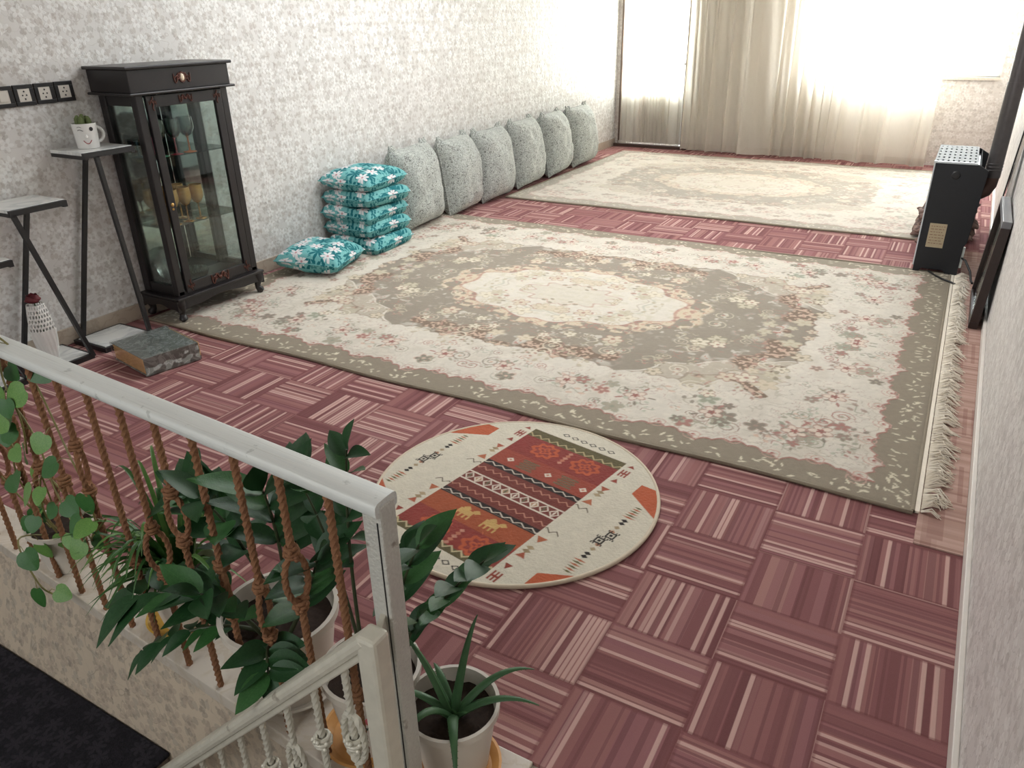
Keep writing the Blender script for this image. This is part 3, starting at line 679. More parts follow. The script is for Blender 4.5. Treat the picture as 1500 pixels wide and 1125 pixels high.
zt = .955
goblet('goblet', 'clear goblet with green stem, nearest the door hinge side on the top glass shelf', -3.925, 2.85, zt, ('green_glass', (70, 130, 100)))
goblet('goblet', 'clear goblet with ruby red stem on the top glass shelf', -3.92, 2.945, zt, ('ruby_glass', (130, 30, 42)))
goblet('goblet', 'clear goblet with amber orange stem, rightmost on the top glass shelf', -3.925, 3.04, zt, ('amber_glass', (176, 92, 40)))
goblet('goblet', 'clear goblet with blue grey stem seen through the side pane of the cabinet', -4.04, 2.785, zt, ('smoke_glass', (110, 130, 140)))
goblet('goblet', 'clear goblet with pink stem at the back of the top glass shelf', -4.06, 2.90, zt, ('pink_glass', (160, 90, 110)))
gl = [(-3.92, 2.845, 'leftmost gold goblet in the front row of the middle shelf'), (-3.92, 2.932, 'middle gold goblet in the front row of the middle shelf'), (-3.92, 3.019, 'rightmost gold goblet in the front row of the middle shelf'),
      (-4.03, 2.79, 'gold goblet nearest the side pane on the middle shelf'), (-4.03, 2.885, 'gold goblet in the back row behind the leftmost front one'), (-4.03, 2.975, 'gold goblet in the back row behind the rightmost front one')]
for x, y, lb in gl: goblet('goblet', 'tulip shaped '+lb, x, y, .57, ('gold_stem', (180, 130, 70)), True, 'gold goblets in the cabinet', .20, .041)
m_cut = glassy('cut_glass', (.82, .92, .90), .75, .08)
def bowl(name, label, x, y, z, r_, h):
    o = thing(name, label, 'bowl', (x, y, z)); mb = MB()
    mb.lathe([(r_*.4, 0), (r_*.45, .004), (r_*.85, h*.5), (r_, h), (r_*.95, h), (r_*.8, h*.5), (r_*.35, .01)], 28, caps=False)
    for k in range(28):
        t_ = 2*PI*k/28; mb.tube([(r_*.45*cos(t_), r_*.45*sin(t_), .006), (r_*.87*cos(t_+.12), r_*.87*sin(t_+.12), h*.5), (r_*1.01*cos(t_), r_*1.01*sin(t_), h)], .003, 4)
    obj('bowl_body', mb, m_cut, o, smooth=40); obj('bowl_base', MB().lathe([(r_*.42, 0), (r_*.4, .006)], 20), m_cut, o); return o
bowl('glass_bowl', 'wide cut glass bowl on the cabinet floor behind the door', -3.99, 2.93, .19, .10, .07)
bowl('glass_bowl', 'smaller deep cut glass bowl on the cabinet floor near the side pane', -3.985, 2.795, .19, .058, .10)
pl = thing('glass_plate', 'round glass plate leaning upright at the back of the cabinet floor', 'plate', (-4.105, 2.86, .19))
mb = MB().lathe([(.002, 0), (.06, 0), (.1, .012), (.1, .015), (.06, .004), (.002, .004)], 32, (0, 0, .102), axis=(1, 0, .25)); obj('plate_body', mb, m_cut, pl, smooth=50)
obj('plate_rim', MB().tube([(-.012*0+.015-.1*.24*sin(q*.2618), .1*cos(q*.2618), .105+.1*.97*sin(q*.2618)) for q in range(24)], .003, 5, closed=True), m_cut, pl, smooth=60)

# ------------------------------------------------------------------ zigzag shelf stands with mug and vase
def stand(label, ys0, ys1, zt, front, back, py0, py1, px=(-4.16, -3.87)):
    x0, x1 = px; s = thing('shelf_stand', label, 'shelf', ((x0+x1)/2, (ys0+ys1)/2, 0)); B_ = .021
    obj('shelf_board', MB().box(x0, x1-B_, ys0+.0, ys1-.0, zt-.004, zt+.012), m_shelf, s, rebase=True, bevel=.001)
    fr = MB().beam((x1-B_/2, ys0, zt-.004), (x1-B_/2, ys1, zt-.004), B_, .026).beam((x0+B_/2, ys0, zt-.012), (x0+B_/2, ys1, zt-.012), B_, .016).beam((x0, ys1-B_/2, zt-.014), (x1, ys1-B_/2, zt-.014), B_, .018).beam((x0, ys0+B_/2, zt-.014), (x1, ys0+B_/2, zt-.014), B_, .018)
    obj('shelf_frame', fr, m_black, s, rebase=True)
    xf, xb = x1-B_/2, x0+B_/2
    obj('front_leg', MB().beam((xf, front[0], zt-.012), (xf, front[1], .01), B_, B_, (1, 0, 0)), m_black, s, rebase=True)
    obj('back_leg', MB().beam((xb, back[0], zt-.012), (xb, back[1], .01), B_, B_, (1, 0, 0)), m_black, s, rebase=True)
    obj('base_board', MB().box(x0+B_, x1-B_, py0, py1, .010, .030), m_shelf, s, rebase=True, bevel=.001)
    obj('base_frame', MB().box(x0, x0+B_, py0, py1, .0, .026).box(x1-B_, x1, py0, py1, .0, .026).box(x0, x1, py1, py1+B_*.8, 0, .026).box(x0, x1, py0-B_*.8, py0, 0, .026), m_black, s, rebase=True)
    return s
stand('tallest zigzag black steel stand with white shelf holding the mug', 2.36, 2.65, 1.035, (2.43, 2.488), (2.548, 2.246), 2.215, 2.475)
stand('middle height zigzag black steel stand with white shelf, behind the vase', 1.925, 2.21, .832, (1.94, 2.130), (2.165, 1.905), 1.83, 2.115)
stand('lowest zigzag black steel stand, partly hidden at the left edge of the view', 1.585, 1.872, .61, (1.60, 1.78), (1.83, 1.56), 1.49, 1.76)
mug = thing('mug', 'white mug with a winking smiling face used as a cactus pot', 'mug', (-4.02, 2.492, 1.048))
mr = .060; mh = .125
obj('mug_body', MB().lathe([(mr*.86, 0), (mr*.9, .003), (mr, mh), (mr*.93, mh), (mr*.84, .008)], 28, caps=False).lathe([(.001, 0), (mr*.86, 0)], 28, caps=False), m_white, mug, smooth=50)
obj('handle', MB().tube([(.25*0, .9*mr+(.045*sin(q*PI/10)), mh*.5+.038*cos(q*PI/10)) for q in range(11)], .0085, 8), m_white, mug, smooth=60)
obj('soil', MB().lathe([(.001, mh-.014), (mr*.9, mh-.014)], 20), m_soil, mug)
fa = math.atan2(-2.49, 4.02); rr = mr*.985
def face_pt(a_, z_, o_=.001): t_ = fa+a_; k_ = mr*(.9+.1*z_/mh)+o_; return (k_*cos(t_), k_*sin(t_), z_)
ink = plain('black_ink', (30, 28, 30), .5); rink = plain('red_ink', (150, 38, 44), .5)
obj('winking_eye', MB().tube([face_pt(-.62+.09*k, .093+.004*sin(k*.8)) for k in range(6)], .0014, 5).tube([face_pt(-.62+.09*k, .108+.004*sin(k*.8)) for k in range(5)], .001, 5), ink, mug)
obj('open_eye', MB().lathe([(.0005, 0), (.0105, 0), (.009, .002), (.0005, .0025)], 14, face_pt(.52, .098, .0), axis=(cos(fa+.52), sin(fa+.52), 0)), ink, mug)
obj('nose', MB().ball(face_pt(.0, .062, .003), .0085, 10, (1, 1, 1.3)), m_white, mug, smooth=60)
obj('smile', MB().tube([face_pt(-.32+.085*k, .026+.0022*(k-4)**2*.5) for k in range(9)], .0018, 5), rink, mug)
mc = plain('cactus_green', (92, 104, 60), .7, var=.3)
cac = MB(); R = random.Random(2)
for k in range(7):
    a_ = k*.9; q = .0 if k == 0 else .026; h = R.uniform(.045, .06); bx, by = q*cos(a_), q*sin(a_)
    prof = [(.011, mh-.016), (.015, mh-.016+h*.35), (.014, mh-.016+h*.75), (.006, mh-.016+h), (.001, mh-.014+h)]; cac.lathe(prof, 8, (bx, by, 0))
    for s_ in range(22):
        t_ = R.random()*6.28; z_ = mh-.01+R.random()*h*.9; cac.tube([(bx+.013*cos(t_), by+.013*sin(t_), z_), (bx+.02*cos(t_), by+.02*sin(t_), z_+.004)], [.0006, .0003], 3)
cct = thing('cactus', 'small clump of green cactus growing in the face mug', 'cactus', (-4.02, 2.492, 1.048)); obj('cactus_stems', cac, mc, cct, smooth=50)
# lattice vase with rose
vz = thing('vase', 'white ceramic vase with pierced honeycomb top on the low shelf base', 'vase', (-4.0, 1.975, .031), .3)
vp = [(.040, 0), (.048, .03), (.060, .10), (.066, .16), (.062, .22), (.054, .27), (.046, .31)]
def vr(z):
    for (r0, z0), (r1, z1) in zip(vp, vp[1:]):
        if z <= z1: return lerp(r0, r1, (z-z0)/(z1-z0))
    return vp[-1][0]
vb = MB(); n = 6
def hexpt(t_, z_, o_=0.0):
    k = int(t_/(2*PI/n)) ; f_ = t_/(2*PI/n)-k; r_ = vr(z_)+o_; a0 = 2*PI*k/n+z_*1.2; a1 = a0+2*PI/n
    x = lerp(cos(a0), cos(a1), f_)*r_; y = lerp(sin(a0), sin(a1), f_)*r_; s_ = 1/math.hypot(x, y)*r_; q = .35; return (lerp(x, x*s_, q), lerp(y, y*s_, q), z_)
vb.grid(lambda u, v: hexpt(u*2*PI*.99999, .17*v, .0035*sin(u*2*PI*18+v*9)*.35), 108, 10)
obj('lower_body', vb, m_white, vz, smooth=30)
lt = MB(); cols, rows = 24, 6
for i in range(cols):
    for j in range(rows):
        z0, z1 = .17+.14*j/rows, .17+.14*(j+1)/rows; sh = .5*(j % 2)
        def pt(u, v): return hexpt(((i+sh+u)/cols*2*PI) % (2*PI*.99999), lerp(z0, z1, v), 0)
        outer = [pt(0, 0), pt(.5, 0), pt(1, 0), pt(1, .5), pt(1, 1), pt(.5, 1), pt(0, 1), pt(0, .5)]
        inner = [pt(.5+.34*cos(a_), .5+.38*sin(a_)) for a_ in [(-135+45*k)*PI/180 for k in range(8)]]
        lt.add(outer+inner, [(k, (k+1) % 8, 8+(k+1) % 8, 8+k) for k in range(8)])
lo = obj('pierced_top', lt, m_white, vz); sm_ = lo.modifiers.new('solid', 'SOLIDIFY'); sm_.thickness = .005; sm_.offset = -1
rose = thing('rose', 'dark red artificial rose standing in the white vase', 'flower', (-4.0, 1.975, .05)); m_rose = plain('dark_red_petal', (92, 16, 26), .6, var=.3)
obj('stem', MB().tube([(0, 0, 0), (.0, .0, .2), (-.012, .004, .30)], .003, 6), plain('stem_green', (52, 82, 40), .6), rose)
R = random.Random(5)
for k in range(11):
    a_ = k*2.4; q = .007+.0028*k; mb = MB()
    def fn(u, v, a_=a_, q=q):
        t_ = a_+(u-.5)*2.4; r_ = q*(.55+.6*sin(PI*min(v, .8)))+.003; return (-.012+r_*cos(t_), .004+r_*sin(t_), .325-.03+.045*v-.0012*k*v*4*(abs(u-.5)))
    mb.grid(fn, 6, 5); p_ = obj('petal', mb, m_rose, rose, smooth=80)
# thick old book in plastic
bk = thing('book', 'thick old book with grey marbled cover wrapped in clear plastic on the carpet', 'book', (-3.60, 2.285, 0), .0)
m_cover = marble('grey_marbled_cover', (146, 152, 146), (186, 192, 188), .22, 9); m_page = plain('yellowed_pages', (222, 180, 126), .9, var=.18, scale=60, bump=.5)
def quadslab(pts, z0, z1): return prism(MB(), pts, z0, z1)
Q = [(-3.72, 2.135), (-3.40, 2.095), (-3.36, 2.375), (-3.70, 2.44)]
def inset(Q_, k): c0 = Vector((sum(p[0] for p in Q_)/4, sum(p[1] for p in Q_)/4)); return [tuple(c0+(Vector(p)-c0)*k) for p in Q_]
Q = [(-3.745, 2.165), (-3.395, 2.10), (-3.33, 2.385), (-3.69, 2.46)]
pg = MB(); nl = 30; Qi = inset(Q, .96); R = random.Random(1)
for k in range(nl):
    z0 = .012+.083*k/nl; o_ = R.uniform(-.003, .003); prism(pg, [(x+o_, y+o_*.5) for x, y in Qi], z0, z0+.083/nl*.94)
obj('page_block', pg, m_page, bk, rebase=True)
obj('front_cover', quadslab(Q, .096, .102), m_cover, bk, rebase=True, bevel=.002); obj('back_cover', quadslab(Q, .003, .009), m_cover, bk, rebase=True, bevel=.002)
sp = MB(); a_, b_ = Vector(Q[1]), Vector(Q[2]); prism(sp, [Q[1], Q[2], (Q[2][0]+.006, Q[2][1]), (Q[1][0]+.006, Q[1][1])], .003, .102); obj('spine', sp, m_cover, bk, rebase=True, bevel=.002)
wp = MB(); R = random.Random(7); Qo = inset(Q, 1.035)
def wfn(u, v):
    k = u*4; i = int(k) % 4; f_ = k-int(k); x = lerp(Qo[i][0], Qo[(i+1) % 4][0], f_); y = lerp(Qo[i][1], Qo[(i+1) % 4][1], f_); nn = mnoise.noise(Vector((x*30, y*30, v*4)))*.007
    return (x+nn*(1-v), y-nn*(1-v), .002+v*.104)
wp.grid(wfn, 64, 8); wp.grid(lambda u, v: (lerp(lerp(Qo[0][0], Qo[1][0], u), lerp(Qo[3][0], Qo[2][0], u), v), lerp(lerp(Qo[0][1], Qo[1][1], u), lerp(Qo[3][1], Qo[2][1], u), v), .1055+.0022*mnoise.noise(Vector((u*14, v*14, 2)))), 40, 40)
obj('plastic_wrap', wp, glassy('clear_wrap', (.97, .98, .98), .28, .12), bk, rebase=True, smooth=50)
# wall sockets
sm1 = plain('socket_white', (206, 200, 190), .4, var=.03)
names = ['leftmost black framed wall switch, cut by the view edge', 'second black framed wall socket from the left in the row', 'third black framed wall socket from the left in the row', 'black framed wall socket nearest the cabinet, last in the row']
for k in range(4):
    y = 2.215+.107*k; z = 1.318+.001*k
    s = thing('wall_socket' if k else 'light_switch', names[k], 'socket' if k else 'switch', (XL, y, z), 0)
    fr = MB(); o_, i_ = .050, .031
    fr.box(0, .012, -o_, o_, i_, o_).box(0, .012, -o_, o_, -o_, -i_).box(0, .012, -o_, -i_, -i_, i_).box(0, .012, i_, o_, -i_, i_)
    obj('frame', fr, m_black, s, bevel=.002); obj('insert', MB().box(0, .009, -i_, i_, -i_, i_), sm1, s, bevel=.001)
    if k:
        obj('socket_hole', MB().lathe([(.001, 0), (.004, 0), (.004, .001)], 8, (.009, -.010, 0), axis=(1, 0, 0)), ink, s); obj('socket_hole', MB().lathe([(.001, 0), (.004, 0), (.004, .001)], 8, (.009, .010, 0), axis=(1, 0, 0)), ink, s)
        
        for zz in (.018, -.018): obj('earth_clip', MB().box(.009, .011, -.003, .003, zz-.004, zz+.004), m_black, s)
    else: obj('rocker', MB().box(.009, .013, -.02, .02, -.022, .022), sm1, s, bevel=.002)

# ------------------------------------------------------------------ cushions
def pillow(w_, d_, t_, n=26, seed=0, wr=.012, pinch=.035, pw=.36, sat=0):
    mb = MB(); R = random.Random(seed); off = Vector((R.random()*9, R.random()*9, R.random()*9))
    def f_(sg):
        def fn(u, v):
            U = 2*u-1; V = 2*v-1
            U = math.copysign(abs(U)**.85, U); V = math.copysign(abs(V)**.85, V)
            x = w_/2*U*(1-pinch*(1-V*V)*abs(U)**1.5); y = d_/2*V*(1-pinch*(1-U*U)*abs(V)**1.5)
            k = max(0, (1-U**4)*(1-V**4))**pw; k *= .82+.18*math.sqrt(max(0, (1-U*U)*(1-V*V)))
            if sat: k = math.tanh(k*1.9)
            nn = mnoise.noise(Vector((x*9, y*9, sg*3))+off); n2 = mnoise.noise(Vector((x*24, y*24, sg*5))+off)
            return (x+wr*.4*n2*(1-k), y+wr*.4*nn*(1-k), sg*(t_/2*k)+k*(wr*nn+wr*.35*n2))
        return fn
    a = MB().grid(f_(1), n, n); b = MB().grid(f_(-1), n, n); b.f = [tuple(reversed(q)) for q in b.f]
    mb.add(a.v, a.f); mb.add(b.v, b.f); return mb
def seam(w_, d_, pinch=.035, r=.004, n=18):
    pts = []
    for s in range(4):
        for k in range(n):
            q = -1+2*k/n; U, V = [(q, -1), (1, q), (-q, 1), (-1, -q)][s]
            pts.append((w_/2*U*(1-pinch*(1-V*V)*abs(U)**1.5), d_/2*V*(1-pinch*(1-U*U)*abs(V)**1.5), 0))
    return MB().tube(pts, r, 5, closed=True)
def teal_mat():
    t = T('teal_floral_cotton', .85, spec=.2); x, y, z = t.sep(t.coord())
    nx_, ny_, nz_ = [q.ab() for q in t.sep(t.coord('Normal'))]
    side = t.math('LESS_THAN', nz_, .5); xs = t.math('GREATER_THAN', nx_, ny_)*side; ys = side*(1-xs)
    x, y = x*(1-xs)+(y+.31)*xs, y*(1-side)+(z+.13)*side
    lf, r1, c1 = t.flower(x, y, 8.2, .54, 7, .10, 2.2, .72, .03)
    fl, r2, c2 = t.flower(x, y, 8.6, .47, 7, .25, 6.4, .50, .03)
    sm, r3, c3 = t.flower(x, y, 30, .42, 4, .3, 1.1, .35, .05)
    ha = t.ss((((x+y)*260).fr()-.5).ab(), .1, .4)
    c = t.mix(t.noise(t.coord(), 14, 2), s2l((92, 156, 158)), s2l((124, 180, 178)))
    c = t.mix(ha*.25*t.ss(t.noise(t.coord(), 16, 1), .5, .55), c, s2l((70, 120, 124)))
    c = t.mix(sm*.8, c, s2l((40, 118, 122))); c = t.mix(lf, c, s2l((26, 100, 108)))
    c = t.mix(fl, c, s2l((208, 206, 206))); c = t.mix(t.ss(r2, .11, .04)*fl, c, s2l((176, 130, 134)))
    t.base(c); t.bump(t.noise(t.coord(), 380, 2), .25, .002); return t.mat
m_teal = teal_mat()
def damask_mat():
    t = T('grey_scroll_damask', .8, spec=.25); p = t.coord(); nz = t.noise(p, 22, 2, dist=1.5)
    ln = t.ss(((nz*7).fr()-.5).ab(), .22, .10); n2 = t.noise(p, 60, 3)
    c = t.mix(t.noise(p, 5, 2), s2l((184, 188, 182)), s2l((168, 172, 165))); c = t.mix(ln*.8, c, s2l((72, 70, 68))); c = t.mix(t.ss(n2, .55, .7)*.4, c, s2l((120, 114, 104)))
    t.base(c); t.put(t.b.inputs['Sheen Weight'], .2); t.bump(ln*.5+n2, .4, .003); return t.mat
m_dam = damask_mat()
def teal(label, loc, rot, seed, w_=.50, d_=.46, t_=.15, **k):
    r = thing('teal_cushion', label, 'cushion', loc, 0, 'teal floral cushions'); r.rotation_euler = rot
    obj('cover', pillow(w_, d_, t_, 26, seed, **k), m_teal, r, smooth=70); obj('seam', seam(w_, d_), m_teal, r, smooth=60); return r
lab = ['top teal floral cushion of the stack', 'second teal floral cushion from the top of the stack', 'middle teal floral cushion of the stack', 'second teal floral cushion from the bottom of the stack', 'bottom teal floral cushion of the stack']
zs = [.545, .418, .304, .190, .078]
ofs = [(-3.935, 4.555, .06), (-3.925, 4.56, -.05), (-3.945, 4.55, .03), (-3.935, 4.555, -.04), (-3.905, 4.54, .05)]
for k in range(5):
    teal(lab[k], (ofs[k][0], ofs[k][1], zs[k]), (.02*(-1)**k, .03*(-1)**k, ofs[k][2]), 11+k, .47, .50, .134 if k else .165, wr=.010, pw=.36, sat=(k > 0))
teal('teal floral cushion lying alone on the rug beside the cabinet', (-3.87, 3.93, .105), (-.03, .06, .32), 31, .47, .52, .18, wr=.012)
gy = [(5.27, 'first grey patterned floor cushion, half hidden behind the teal stack'), (5.93, 'second grey patterned floor cushion along the wall, counted from the teal stack'), (6.53, 'third grey patterned floor cushion along the wall, counted from the teal stack'),
      (7.20, 'fourth grey patterned floor cushion along the wall, above the pale rug corner'), (7.88, 'fifth grey patterned floor cushion, next to the one nearest the far corner'), (8.56, 'grey patterned floor cushion nearest the glazed corner door')]
for k, (y, lb) in enumerate(gy):
    W_, D_, Tt = .60, .66, .36
    ry = [0, 0, .02, -.02, .03, 0][k]
    r = thing('floor_cushion', lb, 'cushion', (-4.015, y, .318), 0, 'grey floor cushions along the wall')
    # local x -> +y, local y -> up (leaning to the wall), local z -> +x
    lean = .15; mx = Matrix(((0, -sin(lean), cos(lean)), (1, 0, 0), (0, cos(lean), sin(lean)))).to_4x4()
    r.matrix_world = Matrix.Translation((-3.985, y, .335+(.012 if y > 6.6 or y < 5.7 else 0))) @ Matrix.Rotation([.10, .14, .06, .10, .14, .05][k], 4, 'Z') @ mx
    obj('cover', pillow(W_, D_, Tt, 28, 50+k, .022, .03, .5), m_dam, r, smooth=70)
    obj('seam', seam(W_, D_, .03, .005), m_dam, r, smooth=60)
    for sx in (-1, 1):
        e = MB(); R = random.Random(k*2+sx)
        bx, by = sx*(W_/2-.035), D_/2-.03
        for q in range(3):
            e.tube([(bx-sx*.03*q, by, .004*q), (bx-sx*(.03*q-.012), by+.03, .012*(q % 2)), (bx-sx*(.03*q-.02)+R.uniform(-.01, .01), by+.05+R.uniform(0, .02), R.uniform(-.015, .015))], [.026, .019, .005], 6)
        obj('gathered_corner', e, m_dam, r, smooth=60)

# ------------------------------------------------------------------ gas heater, flue, cord, blanket, leaning frames
m_hblack = plain('heater_black_enamel', (22, 24, 30), .42, var=.1)
m_hwhite = plain('heater_white_enamel', (198, 202, 204), .35, var=.02)
ht = thing('gas_heater', 'tall black sided gas heater with white perforated top standing by the right wall', 'heater', (.0, 5.95, 0)); hk = dict(rebase=True)
HX0, HX1, HY0, HY1 = -.118, .15, 5.70, 6.45
hs = MB()
def sidepanel(y0, y1):
    P_ = [(-.118, 0), (-.085, 0), (-.07, .035), (.06, .035), (.085, .0), (.15, .0), (.15, .20), (.165, .24), (.185, .66), (.185, .70), (.125, .735), (-.118, .735)]
    mb = MB(); n = len(P_); v = [(x, y0, z) for x, z in P_]+[(x, y1, z) for x, z in P_]
    mb.add(v, [tuple(range(n)), tuple(range(2*n-1, n-1, -1))]+[((i+1) % n, i, n+i, n+(i+1) % n) for i in range(n)]); return mb
obj('side_panel', sidepanel(HY0, HY0+.018), m_hblack, ht, bevel=.003, **hk); obj('side_panel', sidepanel(HY1-.018, HY1), m_hblack, ht, bevel=.003, **hk)
obj('front_panel', MB().box(HX0-.008, HX0+.004, HY0+.01, HY1-.01, .05, .735), m_hwhite, ht, bevel=.003, **hk)
obj('back_panel', MB().box(.125, .135, HY0+.018, HY1-.018, .2, .70), m_hblack, ht, **hk)
obj('burner_box', MB().box(-.08, .11, HY0+.03, HY1-.03, .04, .50), m_hblack, ht, **hk)
def perf(x0, x1, y0, y1, z, nx, ny, hole=.42, axis='z'):
    mb = MB()
    for i in range(nx):
        for j in range(ny):
            a0, a1 = lerp(x0, x1, i/nx), lerp(x0, x1, (i+1)/nx); b0, b1 = lerp(y0, y1, j/ny), lerp(y0, y1, (j+1)/ny); v = []
            for k in range(8): t_ = PI/4*k+PI/4; ox, oy = [(1,1), (0,1), (-1,1), (-1,0), (-1,-1), (0,-1), (1,-1), (1,0)][k]; v.append(((a0+a1)/2+ox*(a1-a0)/2, (b0+b1)/2+oy*(b1-b0)/2))
            for k in range(8): t_ = PI/4*k+PI/4; v.append(((a0+a1)/2+cos(t_)*(a1-a0)*hole/2, (b0+b1)/2+sin(t_)*(b1-b0)*hole/2))
            vv = [(x, y, z) for x, y in v] if axis == 'z' else [(z, x, y) for x, y in v]
            mb.add(vv, [(k, (k+1) % 8, 8+(k+1) % 8, 8+k) for k in range(8)])
    return mb
o = obj('perforated_top', perf(-.126, .118, HY0+.0, HY1, .742, 8, 6, .48), plain('matte_top_enamel', (184, 188, 190), .9, var=.02, spec=.1), ht, **hk); q = o.modifiers.new('s', 'SOLIDIFY'); q.thickness = .003
o = obj('perforated_back', perf(HY0+.02, HY1, .66, .735, .14, 26, 4, .45, 'x'), m_hwhite, ht, **hk)
obj('top_rim', MB().box(-.128, .12, HY0-.001, HY0+.006, .732, .744), m_hwhite, ht, **hk)
obj('hand_grip', MB().lathe([(.001, 0), (.026, 0), (.021, .004), (.001, .005)], 18, (.012, HY0-.0005, .662), axis=(0, -1, 0)), m_black, ht, **hk)
obj('regulator', MB().box(.12, .165, HY0+.022, HY0+.04, .06, .2).box(.128, .134, HY0+.012, HY0+.022, .07, .19).box(.146, .152, HY0+.012, HY0+.022, .07, .19), plain('bright_steel', (205, 215, 220), .25, .7), ht, **hk)
lbl = MB().box(-.072, .03, HY0-.002, HY0, .185, .345); obj('rating_sticker', lbl, plain('tan_sticker_paper', (176, 160, 132), .6, var=.05), ht, **hk)
lm = MB(); R = random.Random(4)
for k in range(7):
    x0 = -.062; zz = .325-.019*k
    while x0 < .015:
        l = R.uniform(.006, .02); lm.box(x0, min(x0+l, .022), HY0-.0028, HY0-.002, zz, zz+.0035); x0 += l+.006
o = obj('sticker_print', lm, plain('brown_print', (120, 78, 60), .6), ht, **hk); o['kind'] = 'stuff'
m_flue = plain('brown_flue_enamel', (82, 58, 50), .4, .2, var=.2); 
fp = thing('flue_pipe', 'dark flue pipe elbow rising behind the gas heater along the right wall', 'pipe', (.21, 6.1, .5))
ar = [(.13, 6.02, .47)]+[(.165+.055*sin(q*PI/12), 6.02+.02*q/6, .47+.06*(1-cos(q*PI/12))*1.0) for q in range(7)]
obj('elbow', MB().tube([(.12, 6.02, .50), (.17, 6.02, .502), (.20, 6.025, .52), (.218, 6.03, .56), (.222, 6.03, .62)], .046, 16), m_flue, fp, smooth=60, **hk)
obj('pipe_section', MB().tube([(.222, 6.03, .61), (.224, 6.03, 1.2)], .048, 16).tube([(.224, 6.03, 1.19), (.226, 6.03, 2.72)], .045, 16), plain('grey_flue_pipe', (92, 88, 88), .35, .7, var=.15), fp, smooth=40, **hk)
for z in (.66, .68, .70): obj('pipe_ring', MB().tube([(  .222+.049*cos(q*.3927), 6.03+.049*sin(q*.3927), z) for q in range(16)], .003, 5, closed=True), bpy.data.materials['grey_flue_pipe'], fp, smooth=60, **hk)
tag(obj('gas_hose', MB().tube([(.14, 5.74, .13), (.18, 5.70, .12), (.22, 5.62, .07), (.235, 5.60, .02), (.245, 5.56, .012)], .007, 8), m_black, smooth=60), 'black rubber gas hose curving from the heater foot to the floor', 'hose')
tag(obj('power_cable', MB().tube([(-.02, 5.69, .024), (.03, 5.60, .023), (.07, 5.54, .024), (.12, 5.50, .022), (.17, 5.47, .012), (.21, 5.46, .012)], .006, 6), m_black, smooth=60), 'dark cable lying on the rug corner in front of the gas heater', 'cable')
# folded blanket heap behind the heater
def blanket_mat():
    t = T('brown_leaf_blanket', .9, spec=.15); x, y, z = t.sep(t.coord()); a, r_, c1 = t.flower(x+z*.6, y+z*.4, 11, .5, 4, .2, 3., .8)
    nz = t.noise(t.coord(), 30, 3); c = t.mix(nz, s2l((96, 74, 68)), s2l((150, 126, 116))); c = t.mix(a*.7, c, s2l((58, 44, 44))); t.base(c); t.bump(nz, .5, .006); return t.mat
m_bl = blanket_mat(); bt = thing('blanket', 'crumpled brown leaf patterned blanket heaped on the floor behind the gas heater', 'blanket', (.05, 6.95, 0))
def heap(cx, cy, w_, d_, h_, z0, seed, rz=0):
    off = Vector((seed*3.7, seed*1.3, 0))
    def fn(u, v):
        U = 2*u-1; V = 2*v-1; x = U*w_/2; y = V*d_/2; k = max(0, 1-abs(U)**3)*max(0, 1-abs(V)**3)
        nn = mnoise.noise(Vector((x*7, y*7, 0))+off); n2 = abs(mnoise.noise(Vector((x*13, y*6, 3))+off))
        X = x*(1+.14*nn); Y = y*(1+.14*nn); zz = z0+k**.5*h_*(.6+.7*abs(nn)+.5*n2)+.015*(1+nn)
        return (cx+X*cos(rz)-Y*sin(rz), cy+X*sin(rz)+Y*cos(rz), zz)
    return MB().grid(fn, 40, 34)
for k, (a_, b_, w_, d_, h_, z0, rz) in enumerate([(.01, 6.95, .42, .62, .10, .016, .0), (.02, 6.95, .40, .56, .09, .10, .1), (.03, 6.93, .36, .50, .09, .18, -.1)]):
    o = obj('fold', heap(a_, b_, w_, d_, h_, z0, k+1, rz), m_bl, bt, smooth=80, **hk); q = o.modifiers.new('s', 'SOLIDIFY'); q.thickness = .012; q.offset = -1
for k, (x, y, z, a_) in enumerate([(-.13, 6.66, .19, 2.9), (-.13, 6.50, .115, 3.3), (-.11, 6.46, .05, 3.1)]):
    mb = MB(); L_ = .05; pts = [(x+.10-(.10+L_)*q/5*cos(a_-PI), y-(.1)*q/5*sin(a_), z+.02*sin(q)) for q in range(6)]
    mb.tube(pts, [.055, .055, .050, .046, .040, .022], 10, flat=.6); obj('rolled_edge', mb, m_bl, bt, smooth=60, **hk)
# leaning frames
m_fbrown = plain('dark_brown_frame', (46, 34, 32), .35, var=.2, scale=20)
lf = thing('picture_frame', 'thick dark brown picture frame with grey top edge leaning on the right wall', 'picture frame', (.27, 5.0, 0))
xt, zt_ = .318, .605; xb = .285
def lean_box(y0, y1, u0, u1, t0, t1, xb=xb, xt=xt, zt_=zt_):      # u along the leaning height 0..1, t thickness (0 = wall side)
    d = Vector((xt-xb, 0, zt_)); nrm = Vector((-d.z, 0, d.x)).normalized(); v = []
    for y in (y0, y1):
        for u, t_ in ((u0, t0), (u1, t0), (u1, t1), (u0, t1)): p_ = Vector((xb, y, .008))+d*u+nrm*t_; v.append(p_)
    return MB().add(v, [(0,1,2,3), (7,6,5,4), (0,4,5,1), (1,5,6,2), (2,6,7,3), (3,7,4,0)])
fy0, fy1 = 4.69, 5.38
obj('bottom_rail', lean_box(fy0, fy1, 0, .06, 0, .045), m_fbrown, lf, bevel=.002, **hk); obj('top_rail', lean_box(fy0, fy1, .94, 1, 0, .045), plain('grey_top_edge', (112, 112, 116), .4, var=.06), lf, bevel=.002, **hk)
